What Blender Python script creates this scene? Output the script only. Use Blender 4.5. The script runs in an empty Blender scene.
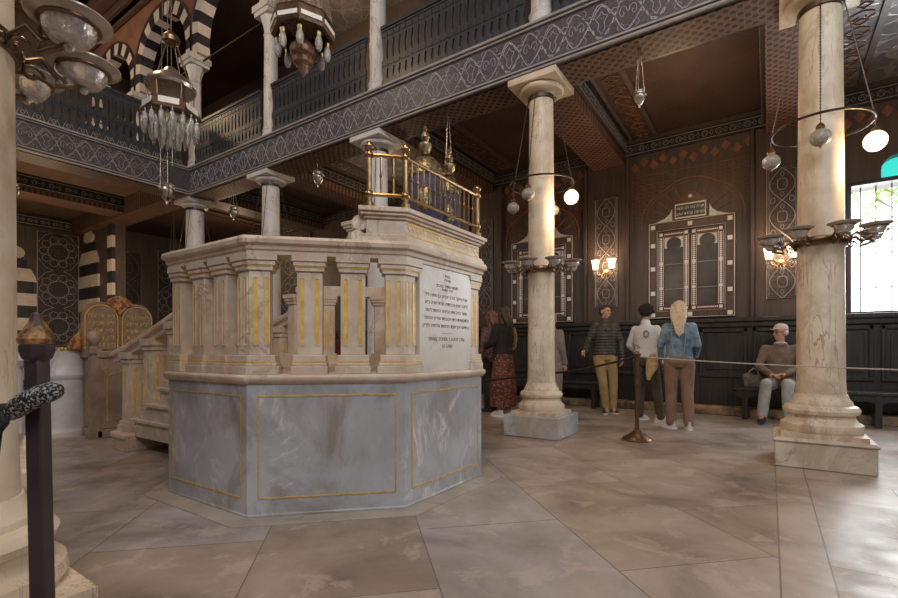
import bpy, math, random
from math import sin, cos, pi, radians, sqrt
from mathutils import Vector, Matrix
random.seed(7)
SC = bpy.context.scene
COL = SC.collection

# ------------------------------------------------------------------ materials
def _new(name):
    m = bpy.data.materials.new(name); m.use_nodes = True
    nt = m.node_tree; return m, nt, nt.nodes['Principled BSDF']
def N(nt, t, **kw):
    n = nt.nodes.new(t)
    for k, v in kw.items():
        if k in n.inputs: n.inputs[k].default_value = v
        else: setattr(n, k, v)
    return n
def rgb(c): return (c[0], c[1], c[2], 1)
def ramp(nt, fac, stops, interp='LINEAR'):
    r = nt.nodes.new('ShaderNodeValToRGB'); cr = r.color_ramp; cr.interpolation = interp
    while len(cr.elements) < len(stops): cr.elements.new(.5)
    for e, (p, c) in zip(cr.elements, stops): e.position = p; e.color = rgb(c) if len(c) == 3 else c
    nt.links.new(fac, r.inputs[0]); return r.outputs[0]
def coords(nt, scale=(1,1,1), rot=(0,0,0), loc=(0,0,0)):
    tc = nt.nodes.new('ShaderNodeTexCoord'); mp = nt.nodes.new('ShaderNodeMapping')
    mp.inputs['Scale'].default_value = scale; mp.inputs['Rotation'].default_value = rot; mp.inputs['Location'].default_value = loc
    nt.links.new(tc.outputs['Object'], mp.inputs[0]); return mp.outputs[0]
def noise(nt, vec, scale, detail=5, rough=.55, dist=0):
    n = N(nt, 'ShaderNodeTexNoise', Scale=scale, Detail=detail, Roughness=rough, Distortion=dist)
    nt.links.new(vec, n.inputs['Vector']); return n.outputs['Fac']
def mixc(nt, fac, a, b, mode='MIX'):
    m = nt.nodes.new('ShaderNodeMix'); m.data_type = 'RGBA'; m.blend_type = mode
    for s, v in ((0, fac), (6, a), (7, b)):
        if isinstance(v, (int, float)): m.inputs[s].default_value = v
        elif isinstance(v, tuple): m.inputs[s].default_value = rgb(v)
        else: nt.links.new(v, m.inputs[s])
    return m.outputs[2]
def bump(nt, b, h, strength=.3, dist=.01):
    bp = N(nt, 'ShaderNodeBump', Strength=strength, Distance=dist)
    nt.links.new(h, bp.inputs['Height']); nt.links.new(bp.outputs[0], b.inputs['Normal'])
def mat(name, c1, c2=None, scale=4, stretch=(1,1,1), rough=.5, metal=0, bmp=.15, contrast=(.35,.65), emit=None, es=0, trans=0, alpha=1, dist=0, bd=.01, coat=0):
    m, nt, b = _new(name)
    v = coords(nt, stretch)
    if c2 is not None:
        f = noise(nt, v, scale, dist=dist)
        col = ramp(nt, f, [(contrast[0], c1), (contrast[1], c2)])
        nt.links.new(col, b.inputs['Base Color'])
        if bmp: bump(nt, b, f, bmp, bd)
    else: b.inputs['Base Color'].default_value = rgb(c1)
    b.inputs['Roughness'].default_value = rough; b.inputs['Metallic'].default_value = metal
    if emit: b.inputs['Emission Color'].default_value = rgb(emit); b.inputs['Emission Strength'].default_value = es
    if trans: b.inputs['Transmission Weight'].default_value = trans
    if coat: b.inputs['Coat Weight'].default_value = coat
    b.inputs['Alpha'].default_value = alpha
    return m
def marble(name, c1, c2, vein, vs=(6,6,.8), sc=2.2, vw=.03, rough=.45, stain=None, bmp=.25):
    m, nt, b = _new(name)
    v = coords(nt); base = ramp(nt, noise(nt, v, sc, 6), [(.35, c1), (.65, c2)])
    v2 = coords(nt, vs); n2 = noise(nt, v2, 1.1, 8, .6, 1.2)
    vn = ramp(nt, n2, [(.5-vw, (0,0,0)), (.5, (1,1,1)), (.5+vw, (0,0,0))])
    gate = ramp(nt, noise(nt, coords(nt, (1.5,1.5,.9), loc=(3,1,7)), 1.7, 3), [(.45, (0,0,0)), (.62, (1,1,1))])
    vf = mixc(nt, 1.0, vn, gate, 'MULTIPLY')
    col = mixc(nt, vf, base, vein)
    if stain:
        sf = ramp(nt, noise(nt, coords(nt, (1,1,.7), loc=(9,2,1)), 2.6, 7, .65, .6), [(.5, (0,0,0)), (.66, (1,1,1))])
        col = mixc(nt, sf, col, stain)
    nt.links.new(col, b.inputs['Base Color']); b.inputs['Roughness'].default_value = rough
    bump(nt, b, noise(nt, v, 14, 6), bmp, .01)
    return m
def lattice(name, base, hole, scale=14, rough=.55, th=(.28,.34), stretch=(1,1,1), base2=None, bs=.6, metric='EUCLIDEAN', rot=(0,0,0)):
    m, nt, b = _new(name)
    v = coords(nt, stretch, rot)
    vo = N(nt, 'ShaderNodeTexVoronoi', Scale=scale, Randomness=0.0); vo.voronoi_dimensions = '2D'; vo.distance = metric
    nt.links.new(v, vo.inputs['Vector'])
    f = ramp(nt, vo.outputs['Distance'], [(th[0], (0,0,0)), (th[1], (1,1,1))])
    bc = base
    if base2: bc = ramp(nt, noise(nt, coords(nt), 3), [(.4, base), (.62, base2)])
    nt.links.new(mixc(nt, f, hole, bc), b.inputs['Base Color'])
    b.inputs['Roughness'].default_value = rough; bump(nt, b, f, bs, .01); return m
def ornament(name, base, line, scale=5, w=.05, rough=.5, base2=None, rnd=.5, warp=.12, bs=.5, metal=0):
    """flowing carved line work: edges of a distorted cell pattern"""
    m, nt, b = _new(name)
    v = coords(nt); nz = N(nt, 'ShaderNodeTexNoise', Scale=3.0, Detail=2.0); nt.links.new(v, nz.inputs['Vector'])
    va = N(nt, 'ShaderNodeVectorMath', operation='SCALE'); va.inputs['Scale'].default_value = warp; nt.links.new(nz.outputs['Color'], va.inputs[0])
    vb = N(nt, 'ShaderNodeVectorMath', operation='ADD'); nt.links.new(v, vb.inputs[0]); nt.links.new(va.outputs[0], vb.inputs[1])
    outs = []
    for s in (scale, scale*2.3):
        vo = N(nt, 'ShaderNodeTexVoronoi', Scale=s, Randomness=rnd, feature='DISTANCE_TO_EDGE')
        nt.links.new(vb.outputs[0], vo.inputs['Vector'])
        outs.append(ramp(nt, vo.outputs['Distance'], [(w*.5, (1,1,1)), (w, (0,0,0))]))
    f = mixc(nt, .45, outs[0], outs[1], 'ADD')
    bc = ramp(nt, noise(nt, v, 1.6, 4), [(.4, base), (.62, base2 or base)])
    nt.links.new(mixc(nt, f, bc, line), b.inputs['Base Color'])
    b.inputs['Roughness'].default_value = rough; b.inputs['Metallic'].default_value = metal
    bump(nt, b, f, bs, .008); return m
def floor_mat():
    m, nt, b = _new('floor_marble')
    def slabs(rot, loc, bw, rh, off):
        v = coords(nt, (1,1,1), (0,0,rot), loc)
        br = N(nt, 'ShaderNodeTexBrick'); br.offset = off; br.squash = 1
        for k, x in (('Scale',1.0), ('Mortar Size',.0035), ('Mortar Smooth',.1), ('Bias',0.0), ('Brick Width',bw), ('Row Height',rh)): br.inputs[k].default_value = x
        br.inputs['Color1'].default_value = (.0,.0,.0,1); br.inputs['Color2'].default_value = (1,1,1,1); br.inputs['Mortar'].default_value = (.5,.5,.5,1)
        nt.links.new(v, br.inputs['Vector']); return br.outputs['Color'], br.outputs['Fac']
    # diagonal slabs round the platform, square-laid slabs beyond the border strip
    ca, fa = slabs(radians(45), (-.05,.505,0), 1.38, .85, .5)
    cb, fb = slabs(0, (.35,.2,0), 1.1, .62, .5)
    v = coords(nt); sp = nt.nodes.new('ShaderNodeSeparateXYZ'); nt.links.new(v, sp.inputs[0])
    def mth(op, a, bv, c=None):
        n = nt.nodes.new('ShaderNodeMath'); n.operation = op
        for i, x in enumerate((a, bv) if c is None else (a, bv, c)):
            if isinstance(x, (int, float)): n.inputs[i].default_value = x
            else: nt.links.new(x, n.inputs[i])
        return n.outputs[0]
    xr = mth('GREATER_THAN', sp.outputs[0], .14)
    strip = mth('COMPARE', sp.outputs[0], .14, .1)
    e1 = mth('COMPARE', sp.outputs[0], .04, .004); e2 = mth('COMPARE', sp.outputs[0], .24, .004)
    colr = mixc(nt, xr, ca, cb); fac = mixc(nt, xr, fa, fb)
    colr = mixc(nt, strip, colr, (.4,.4,.4)); fac = mixc(nt, strip, fac, (0,0,0))
    fac = mixc(nt, 1, fac, e1, 'ADD'); fac = mixc(nt, 1, fac, e2, 'ADD')
    tile = ramp(nt, colr, [(0, (.35,.28,.225)), (.45, (.44,.375,.32)), (.8, (.385,.37,.375)), (1, (.41,.365,.33))])
    pat = ramp(nt, noise(nt, v, 1.3, 7, .62, .5), [(.3, (.45,.40,.37)), (.5, (.92,.88,.85)), (.68, (1.22,1.20,1.22))])
    col = mixc(nt, 1, tile, pat, 'MULTIPLY')
    wear = ramp(nt, noise(nt, coords(nt, (1,1,1), loc=(4,7,0)), 3.3, 9, .7, .4), [(.56, (0,0,0)), (.6, (1,1,1))])
    col = mixc(nt, .35, col, mixc(nt, wear, col, (.62,.52,.42)))
    col = mixc(nt, fac, col, (.17,.13,.105))
    nt.links.new(col, b.inputs['Base Color'])
    rg = ramp(nt, noise(nt, v, 4, 6), [(.3, (.30,.30,.30)), (.7, (.55,.55,.55))])
    nt.links.new(rg, b.inputs['Roughness'])
    hh = mixc(nt, fac, noise(nt, v, 9, 5), (0,0,0)); bump(nt, b, hh, .12, .01)
    return m

M = {}
M['floor'] = floor_mat()
M['col_cream'] = marble('column_marble_cream', (.68,.55,.40), (.84,.73,.57), (.30,.19,.11), (11,11,1.0), 4, .022, .45, (.50,.38,.26))
M['col_white'] = marble('column_marble_white', (.66,.64,.62), (.82,.80,.77), (.30,.22,.18), (7,7,.9), 2.5, .02, .4)
M['plinth_grey'] = marble('plinth_grey', (.40,.40,.41), (.56,.56,.56), (.28,.26,.25), (2,2,2), 4, .02, .5, (.42,.36,.29))
M['plinth_cream'] = marble('plinth_cream', (.60,.52,.42), (.72,.64,.53), (.32,.24,.17), (2,2,2), 4, .02, .5, (.5,.41,.3))
M['bimah'] = marble('platform_marble', (.58,.47,.36), (.76,.65,.52), (.46,.32,.22), (2,2,2), 6, .03, .4, (.62,.44,.33))
M['bimah_body'] = marble('platform_grey_marble', (.36,.36,.37), (.52,.52,.54), (.74,.70,.66), (1.5,1.5,1.2), 2.2, .03, .32, (.31,.27,.24))
M['slab'] = marble('inscription_marble', (.62,.55,.48), (.74,.68,.60), (.48,.38,.3), (1,1,1), 3, .015, .35)
M['gold'] = mat('gold_paint', (.80,.42,.05), (.95,.66,.16), 14, rough=.38, metal=.15, bmp=.2)
M['goldline'] = mat('gold_inlay', (.55,.34,.08), (.78,.52,.16), 20, rough=.4, metal=.15, bmp=.1)
M['brass'] = mat('brass', (.38,.24,.11), (.52,.36,.18), 20, rough=.28, metal=1, bmp=.05)
M['bronze'] = mat('bronze', (.16,.10,.07), (.24,.16,.10), 18, rough=.35, metal=.9, bmp=.1)
M['iron'] = mat('dark_iron', (.07,.05,.04), (.12,.09,.07), 20, rough=.45, metal=.8, bmp=.1)
M['silver'] = mat('old_silver', (.45,.42,.37), (.65,.6,.52), 30, rough=.28, metal=.9, bmp=.3)
M['wood_black'] = mat('black_wood', (.022,.020,.020), (.050,.044,.042), 3, (8,8,.6), .38, bmp=.1)
M['wood_wall'] = mat('brown_wall_wood', (.085,.062,.052), (.125,.094,.08), 2.5, (6,6,.5), .42, bmp=.12)
M['wood_trim'] = mat('wall_trim_wood', (.07,.05,.042), (.105,.078,.066), 3, (6,6,.5), .4, bmp=.1)
M['wood_red'] = mat('red_brown_wood', (.095,.038,.028), (.145,.065,.05), 4, (6,6,.6), .35, bmp=.1)
M['wood_rail'] = mat('dark_balustrade_wood', (.032,.036,.045), (.062,.067,.08), 4, (4,4,.6), .34, bmp=.1)
M['pearl'] = mat('pearl_inlay', (.82,.79,.74), (.95,.93,.88), 25, rough=.35, bmp=.05)
M['ornament_line'] = mat('pale_painted_line', (.30,.31,.37), (.42,.44,.52), 6, rough=.5, bmp=0)
M['ornament_brown'] = mat('brown_carved_line', (.19,.085,.045), (.28,.135,.075), 6, rough=.5, bmp=0)
M['ornament_grey'] = mat('grey_carved_line', (.27,.25,.25), (.38,.36,.36), 6, rough=.5, bmp=0)
M['fascia'] = ornament('painted_fascia', (.060,.058,.066), (.12,.10,.11), 9, .04, .42, (.085,.08,.088), .8, .2, .2)
M['panel_dark'] = ornament('dark_carved_panel', (.035,.028,.026), (.085,.07,.065), 12, .07, .45, (.05,.04,.036), .7)
M['lattice'] = lattice('carved_lattice', (.19,.095,.06), (.025,.013,.01), 12, base2=(.13,.068,.046), th=(.30,.36), rot=(0,0,.785))
M['lattice_dim'] = lattice('carved_lattice_dim', (.19,.115,.08), (.05,.028,.02), 14, base2=(.14,.08,.058), th=(.30,.36), rot=(0,0,.785))
M['ceil_brown'] = ornament('brown_ceiling', (.055,.032,.024), (.075,.044,.032), 3.2, .03, .5, (.08,.046,.034), .9, .5, .5)
M['ceil_plain'] = mat('plain_brown_ceiling', (.13,.085,.06), (.18,.115,.08), 1.5, (1,3,1), .45, bmp=.1)
M['ceil_grey'] = ornament('grey_painted_ceiling', (.17,.165,.18), (.33,.31,.32), 2.2, .05, .28, (.24,.22,.24), .9, .3, .5, .35)
M['ceil_orange'] = ornament('orange_brown_ceiling', (.20,.095,.045), (.36,.19,.10), 4, .05, .5, (.27,.13,.06), .7, .2, .5)
M['spandrel'] = mat('spandrel_red_brown', (.25,.12,.08), (.34,.18,.12), 2, rough=.6)
M['stripe_white'] = mat('white_stone_band', (.70,.62,.54), (.84,.77,.69), 5, rough=.55)
M['stripe_black'] = mat('black_stone_band', (.02,.02,.026), (.04,.04,.05), 5, rough=.4)
M['glass'] = mat('clear_lamp_glass', (.78,.76,.70), (.9,.88,.84), 30, rough=.12, bmp=.5, trans=.75)
M['dish_glass'] = mat('frosted_dish_glass', (.42,.38,.33), (.62,.58,.51), 40, rough=.22, bmp=.6, trans=.45)
M['dish_rim'] = mat('dish_rim_glass', (.40,.35,.30), (.52,.46,.40), 20, rough=.25, bmp=.1, metal=.3)
M['globe_off'] = mat('unlit_globe_glass', (.36,.33,.29), (.62,.58,.50), 45, rough=.18, bmp=.6, trans=.25)
M['globe_lit'] = mat('lit_globe_glass', (1,.9,.75), rough=.3, emit=(1,.80,.52), es=2.0)
M['shade_lit'] = mat('lit_sconce_glass', (1,.85,.65), rough=.3, emit=(1,.68,.38), es=3.2)
M['pane_dark'] = mat('dark_pane', (.07,.065,.065), (.13,.12,.12), 3, rough=.3, bmp=.05)
M['turquoise'] = mat('turquoise_pane', (.02,.55,.5), rough=.3, emit=(.05,.75,.66), es=.9)  # emission stands in for daylight shining through the pane
M['ink'] = mat('engraved_letters', (.20,.14,.10), rough=.7)
M['letter_white'] = mat('white_letters', (.95,.94,.90), rough=.5)
M['plaque_dark'] = mat('dark_plaque', (.03,.05,.045), (.05,.07,.06), 5, rough=.4)
M['oak'] = mat('carved_gilt_wood', (.22,.135,.08), (.34,.22,.13), 9, rough=.45, bmp=.4)
M['red_paint'] = mat('red_gilt_carving', (.25,.05,.02), (.5,.26,.08), 22, rough=.4, bmp=.8, contrast=(.45,.55))
M['seat_marble'] = marble('white_curved_marble', (.62,.60,.60), (.84,.82,.80), (.35,.34,.36), (2,2,1.2), 3, .05, .3)
M['ark_marble'] = marble('brown_stone', (.29,.20,.14), (.42,.31,.23), (.3,.18,.12), (2,2,1), 4, .03, .42)
M['velvet'] = mat('purple_velvet', (.055,.05,.10), (.10,.09,.18), 12, rough=.8, bmp=.2)
M['gilt'] = mat('gilt_silver', (.13,.10,.06), (.48,.38,.20), 28, rough=.32, metal=.8, bmp=.9, contrast=(.4,.6))
M['post_brown'] = mat('dark_post', (.035,.022,.022), (.06,.038,.036), 4, rough=.35, bmp=.1)
M['post_gold'] = mat('worn_gilt', (.06,.03,.022), (.50,.24,.06), 30, rough=.45, bmp=.7, contrast=(.42,.62))
M['rope_black'] = mat('black_rope', (.012,.011,.012), (.03,.027,.028), 40, rough=.8, bmp=.8)
M['sequin'] = mat('black_silver_cloth', (.012,.011,.013), (.45,.43,.43), 150, rough=.4, bmp=.7, contrast=(.52,.56))
M['cord'] = mat('pale_cord', (.45,.40,.35), (.6,.55,.48), 40, rough=.7, bmp=.2)
M['palm'] = mat('palm_leaf', (.25,.42,.10), (.55,.66,.28), 3, rough=.6)
M['ledge'] = mat('worn_yellow_stone', (.10,.07,.05), (.46,.33,.17), 5, rough=.55, bmp=.3)

# ------------------------------------------------------------------ mesh builder
class MB:
    def __init__(s): s.v = []; s.f = []; s.m = []; s.mi = 0
    def add(s, vs, fs, T=None):
        n = len(s.v)
        s.v += [tuple(T @ Vector(p)) for p in vs] if T is not None else [tuple(p) for p in vs]
        for f in fs: s.f.append(tuple(i+n for i in f)); s.m.append(s.mi)
        return s
    def box(s, x0, x1, y0, y1, z0, z1, T=None):
        vs = [(x,y,z) for z in (z0,z1) for y in (y0,y1) for x in (x0,x1)]
        return s.add(vs, [(0,2,3,1),(4,5,7,6),(0,1,5,4),(2,6,7,3),(0,4,6,2),(1,3,7,5)], T)
    def lathe(s, prof, c=(0,0,0), n=24, phase=0, closed=False, T=None, skip=(), sx=1, sy=1):
        k = len(prof); vs = []
        for i in range(n):
            a = phase + 2*pi*i/n
            vs += [(c[0]+r*cos(a)*sx, c[1]+r*sin(a)*sy, c[2]+z) for r, z in prof]
        fs = []
        for i in range(n):
            if i in skip: continue
            j = (i+1) % n
            for q in range(k if closed else k-1):
                w = (q+1) % k
                fs.append((i*k+q, j*k+q, j*k+w, i*k+w))
        if not closed:
            if prof[0][0] > 1e-6: fs.append(tuple(i*k for i in range(n))[::-1])
            if prof[-1][0] > 1e-6: fs.append(tuple(i*k+k-1 for i in range(n)))
        elif skip:
            for i in skip:
                fs.append(tuple(i*k+q for q in range(k))); fs.append(tuple(((i+1)%n)*k+q for q in range(k))[::-1])
        return s.add(vs, fs, T)
    def tube(s, p0, p1, r0, r1=None, n=8, T=None):
        return s.path([p0, p1], [r0, r0 if r1 is None else r1], n, T=T)
    def path(s, pts, r, n=8, T=None, closed=False):
        pts = [Vector(p) for p in pts]; k = len(pts)
        rs = r if isinstance(r, (list, tuple)) else [r]*k
        vs = []; up = None
        for i, p in enumerate(pts):
            if closed: d = pts[(i+1) % k]-pts[i-1]
            else: d = pts[min(i+1,k-1)]-pts[max(i-1,0)]
            d = d.normalized() if d.length > 1e-9 else Vector((0,0,1))
            if up is None: up = Vector((0,0,1)) if abs(d.z) < .9 else Vector((1,0,0))
            a = d.cross(up)
            if a.length < 1e-4: a = d.cross(Vector((1,.3,0)))
            a.normalize(); b = a.cross(d); up = b
            for j in range(n):
                t = 2*pi*j/n; vs.append(p+(a*cos(t)+b*sin(t))*rs[i])
        fs = []
        for i in range(k if closed else k-1):
            q = (i+1) % k
            for j in range(n):
                w = (j+1) % n; fs.append((i*n+j, i*n+w, q*n+w, q*n+j))
        if not closed: fs.append(tuple(range(n))[::-1]); fs.append(tuple((k-1)*n+j for j in range(n)))
        return s.add(vs, fs, T)
    def ball(s, c, r, n=14, T=None, m=None):
        rx, ry, rz = r if isinstance(r, tuple) else (r, r, r)
        m = m or max(6, n//2); vs = [(c[0],c[1],c[2]-rz)]
        for i in range(1, m):
            t = -pi/2+pi*i/m
            for j in range(n):
                a = 2*pi*j/n; vs.append((c[0]+rx*cos(t)*cos(a), c[1]+ry*cos(t)*sin(a), c[2]+rz*sin(t)))
        vs.append((c[0],c[1],c[2]+rz)); fs = []
        for j in range(n):
            w = (j+1) % n; fs.append((0, 1+w, 1+j)); fs.append((len(vs)-1, 1+(m-2)*n+j, 1+(m-2)*n+w))
            for i in range(m-2): fs.append((1+i*n+j, 1+i*n+w, 1+(i+1)*n+w, 1+(i+1)*n+j))
        return s.add(vs, fs, T)
    def prism(s, poly, z0, z1, T=None):
        """polygon in local xy, extruded over z"""
        ar = sum(poly[i][0]*poly[(i+1)%len(poly)][1]-poly[(i+1)%len(poly)][0]*poly[i][1] for i in range(len(poly)))
        if ar < 0: poly = poly[::-1]
        k = len(poly); vs = [(x,y,z0) for x, y in poly]+[(x,y,z1) for x, y in poly]
        fs = [tuple(range(k))[::-1], tuple(range(k,2*k))]+[(i,(i+1)%k,k+(i+1)%k,k+i) for i in range(k)]
        return s.add(vs, fs, T)
    def loft(s, rings, n=16, T=None):
        """rings of (cx,cy,cz,rx,ry)"""
        vs = []
        for cx, cy, cz, rx, ry in rings: vs += [(cx+rx*cos(2*pi*j/n), cy+ry*sin(2*pi*j/n), cz) for j in range(n)]
        k = len(rings); up = rings[-1][2] > rings[0][2]
        fs = [(i*n+j, i*n+(j+1)%n, (i+1)*n+(j+1)%n, (i+1)*n+j) for i in range(k-1) for j in range(n)]
        fs += [tuple(range(n))[::-1], tuple((k-1)*n+j for j in range(n))]
        if not up: fs = [f[::-1] for f in fs]
        return s.add(vs, fs, T)
    def ribbon(s, pts, w, T, h=.004, closed=False):
        """flat raised line along 2-D pts in the xy plane of T, rising h along local z"""
        k = len(pts)
        if k < 2: return s
        vs = []
        for i in range(k):
            if closed: a, b = pts[i-1], pts[(i+1) % k]
            else: a, b = pts[max(i-1,0)], pts[min(i+1,k-1)]
            dx, dy = b[0]-a[0], b[1]-a[1]; L = math.hypot(dx, dy) or 1
            nx, ny = -dy/L*w/2, dx/L*w/2; x, y = pts[i]
            vs += [(x+nx,y+ny,0),(x+nx*.8,y+ny*.8,h),(x-nx*.8,y-ny*.8,h),(x-nx,y-ny,0)]
        fs = []
        for i in range(k if closed else k-1):
            j = (i+1) % k
            for q in range(3): fs.append((i*4+q, i*4+q+1, j*4+q+1, j*4+q))
        return s.add(vs, fs, T)
    def build(s, name, m, parent=None, bev=0, smooth=True, sharp=35):
        me = bpy.data.meshes.new(name)
        off = Vector((0,0,0)); p = parent
        while p is not None: off += p.location; p = p.parent
        me.from_pydata([tuple(Vector(v)-off) for v in s.v] if off.length else s.v, [], s.f)
        ms = m if isinstance(m, (list, tuple)) else [m]
        for q in ms: me.materials.append(M[q] if isinstance(q, str) else q)
        if len(ms) > 1: me.polygons.foreach_set('material_index', s.m)
        if smooth:
            me.polygons.foreach_set('use_smooth', [True]*len(me.polygons))
            me.set_sharp_from_angle(angle=radians(sharp))
        me.update()
        o = bpy.data.objects.new(name, me); COL.objects.link(o)
        if parent is not None: o.parent = parent
        if bev:
            b = o.modifiers.new('bevel', 'BEVEL'); b.width = bev; b.segments = 2; b.limit_method = 'ANGLE'; b.angle_limit = radians(40)
        return o
def tag(o, label=None, cat=None, group=None, kind=None):
    if label: o['label'] = label
    if cat: o['category'] = cat
    if group: o['group'] = group
    if kind: o['kind'] = kind
    return o
def thing(name, label, cat, loc=(0,0,0), group=None, rz=0):
    o = bpy.data.objects.new(name, None); COL.objects.link(o); o.empty_display_size = .1
    o.location = loc; o.rotation_euler = (0,0,rz); return tag(o, label, cat, group)
def struct(name, mb, m, **kw):
    o = mb.build(name, m, **kw); o['kind'] = 'structure'; return o
KIDS = {}
def dup(root, loc=None, rz=None, label=None, group=None, scale=None, parent=None):
    c = root.copy(); COL.objects.link(c)
    if parent is not None: c.parent = parent
    if loc is not None: c.location = loc
    if rz is not None: c.rotation_euler = (0,0,rz)
    if scale is not None: c.scale = scale if isinstance(scale, tuple) else (scale,)*3
    if label: c['label'] = label
    if group: c['group'] = group
    for ch in [o for o in COL.objects if o.parent == root]: dup(ch, parent=c)
    return c
def frame(o, ux, uy):
    """matrix with local x=ux, y=uy, z=ux x uy at origin o"""
    ux = Vector(ux).normalized(); uy = Vector(uy).normalized(); uz = ux.cross(uy)
    return Matrix(((ux.x,uy.x,uz.x,o[0]),(ux.y,uy.y,uz.y,o[1]),(ux.z,uy.z,uz.z,o[2]),(0,0,0,1)))
def text_into(mb, s, size, T, depth=.002, align='CENTER', sx=1):
    cu = bpy.data.curves.new('t', 'FONT'); cu.body = s; cu.size = size; cu.align_x = align; cu.align_y = 'CENTER'; cu.extrude = depth; cu.resolution_u = 2
    o = bpy.data.objects.new('t', cu); COL.objects.link(o)
    dg = bpy.context.evaluated_depsgraph_get(); me = bpy.data.meshes.new_from_object(o.evaluated_get(dg))
    mb.add([(v.co.x*sx, v.co.y, v.co.z) for v in me.vertices], [tuple(p.vertices) for p in me.polygons], T)
    bpy.data.objects.remove(o); bpy.data.curves.remove(cu); bpy.data.meshes.remove(me)
def arc(cx, cy, r, a0, a1, n=12, ry=None):
    ry = r if ry is None else ry
    return [(cx+r*cos(radians(a0+(a1-a0)*i/n)), cy+ry*sin(radians(a0+(a1-a0)*i/n))) for i in range(n+1)]

# ------------------------------------------------------------------ camera
cam = bpy.data.objects.new('camera', bpy.data.cameras.new('camera')); COL.objects.link(cam)
cam.location = (0,0,1.03); cam.rotation_euler = (radians(90), 0, radians(34.2))
cam.data.sensor_width = 36; cam.data.lens = 472/898*36; cam.data.shift_y = 52/898; cam.data.clip_end = 200
SC.camera = cam

# grid of the building: colonnade along X at y=5.5, wall at y=9
SP = 2.735; CX = [.385-SP*i for i in range(5)]
ZB, ZT = 4.345, 4.88        # underside and top of the gallery edge beam
WY = 9.0
# ------------------------------------------------------------------ floor, walls, ceilings
struct('floor', MB().box(-18,6,-4,9.4,-.1,0), 'floor')
w = MB()
wx0, wx1, wz0, wz1 = .98, 2.75, 1.60, 3.42
w.box(-17.3, wx0, WY, WY+.35, 0, 10.5).box(wx1, 6, WY, WY+.35, 0, 10.5).box(wx0, wx1, WY, WY+.35, 0, wz0).box(wx0, wx1, WY, WY+.35, wz1+.55, 10.5)
w.box(wx0, 1.31, WY, WY+.35, wz1, wz1+.55).box(1.71, wx1, WY, WY+.35, wz1, wz1+.55).box(1.31,1.71,WY,WY+.35,wz1,wz1+.06)
w.prism([(1.31,wz1+.18)]+[(1.51+.20*cos(radians(a)), wz1+.18+.20*sin(radians(a))) for a in range(180,-1,-15)]+[(1.71,wz1+.18),(1.71,wz1+.55),(1.31,wz1+.55)], -.35, 0, frame((0,WY,0),(1,0,0),(0,0,1)))
wall_back = struct('wall_back', w, 'wood_wall')
struct('wall_left', MB().box(-17.5,-17,-4,9.3,0,10.5), 'wood_wall')
struct('wall_partition', MB().box(-17,-14.55,5.45,5.7,0,4.9), 'wood_wall')
struct('wall_front', MB().box(-17.3,6.3,-4.3,-4,0,10.5), 'wood_wall')
struct('wall_right', MB().box(6,6.3,-4,9.35,0,10.5), 'wood_wall')
# aisle ceilings (undersides of the gallery) bay by bay
for i, x1 in enumerate([6]+[x-.45 for x in CX]):
    x0 = CX[i]-.2 if i < 5 else -17
    if i == 0: x1 = 6
    m_ = ['ceil_grey','ceil_brown','ceil_brown','ceil_grey','ceil_brown','ceil_brown'][i]
    struct('ceiling_aisle', MB().box(x0, x1, 5.6, WY, 4.88, 5.0), m_)
struct('ceiling_side_aisle', MB().box(-17,-10.7,-4,5.6,4.88,5.0), 'ceil_plain')
struct('ceiling_nave', MB().box(-17.3,6,-4,5.3,10.4,10.6), 'ceil_orange')
struct('ceiling_gallery', MB().box(-9.9,6,5.3,9.3,9.7,9.9), 'ceil_grey'); struct('ceiling_gallery_end', MB().box(-17.3,-9.9,5.3,9.3,9.7,9.9), 'ceil_brown')
# ceiling ribs in the nave
b = MB()
for k in range(9): b.box(-16.6+k*1.6,-16.3+k*1.6,-4,5.2,10.2,10.4)
b.box(-17,6,4.95,5.2,9.95,10.4); b.box(-17,6,4.7,4.95,10.2,10.4)
struct('trim_1', b, 'lattice_dim', bev=.02)

# --- edge beams with painted fascia, lattice soffit
X_E = -10.2
b = MB().box(X_E,6,5.2,5.75,ZB,ZT)
beam = struct('trim_2', b, 'fascia')
b = MB().box(X_E+.05,6,5.25,5.7,ZB-.012,ZB+.01); b.build('soffit', 'lattice', beam)
b = MB()
for z in (ZB+.0, ZB+.045, ZT-.03): b.box(X_E,6,5.17,5.2,z,z+.022)
b.box(X_E,6,5.14,5.2,ZT,ZT+.03)
b.build('moulding', 'ornament_grey', beam)
b = MB().box(-10.8,X_E,-3,5.2,ZB,ZT); beam2 = struct('trim_3', b, 'fascia')
MB().box(-10.75,-10.25,-3,5.2,ZB-.012,ZB+.01).build('soffit', 'lattice_dim', beam2)
b = MB()
for z in (ZB, ZB+.045, ZT-.03): b.box(X_E,X_E+.03,-3,5.17,z,z+.022)
b.box(X_E,X_E+.06,-3,5.14,ZT,ZT+.03); b.build('moulding', 'ornament_grey', beam2)
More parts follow.
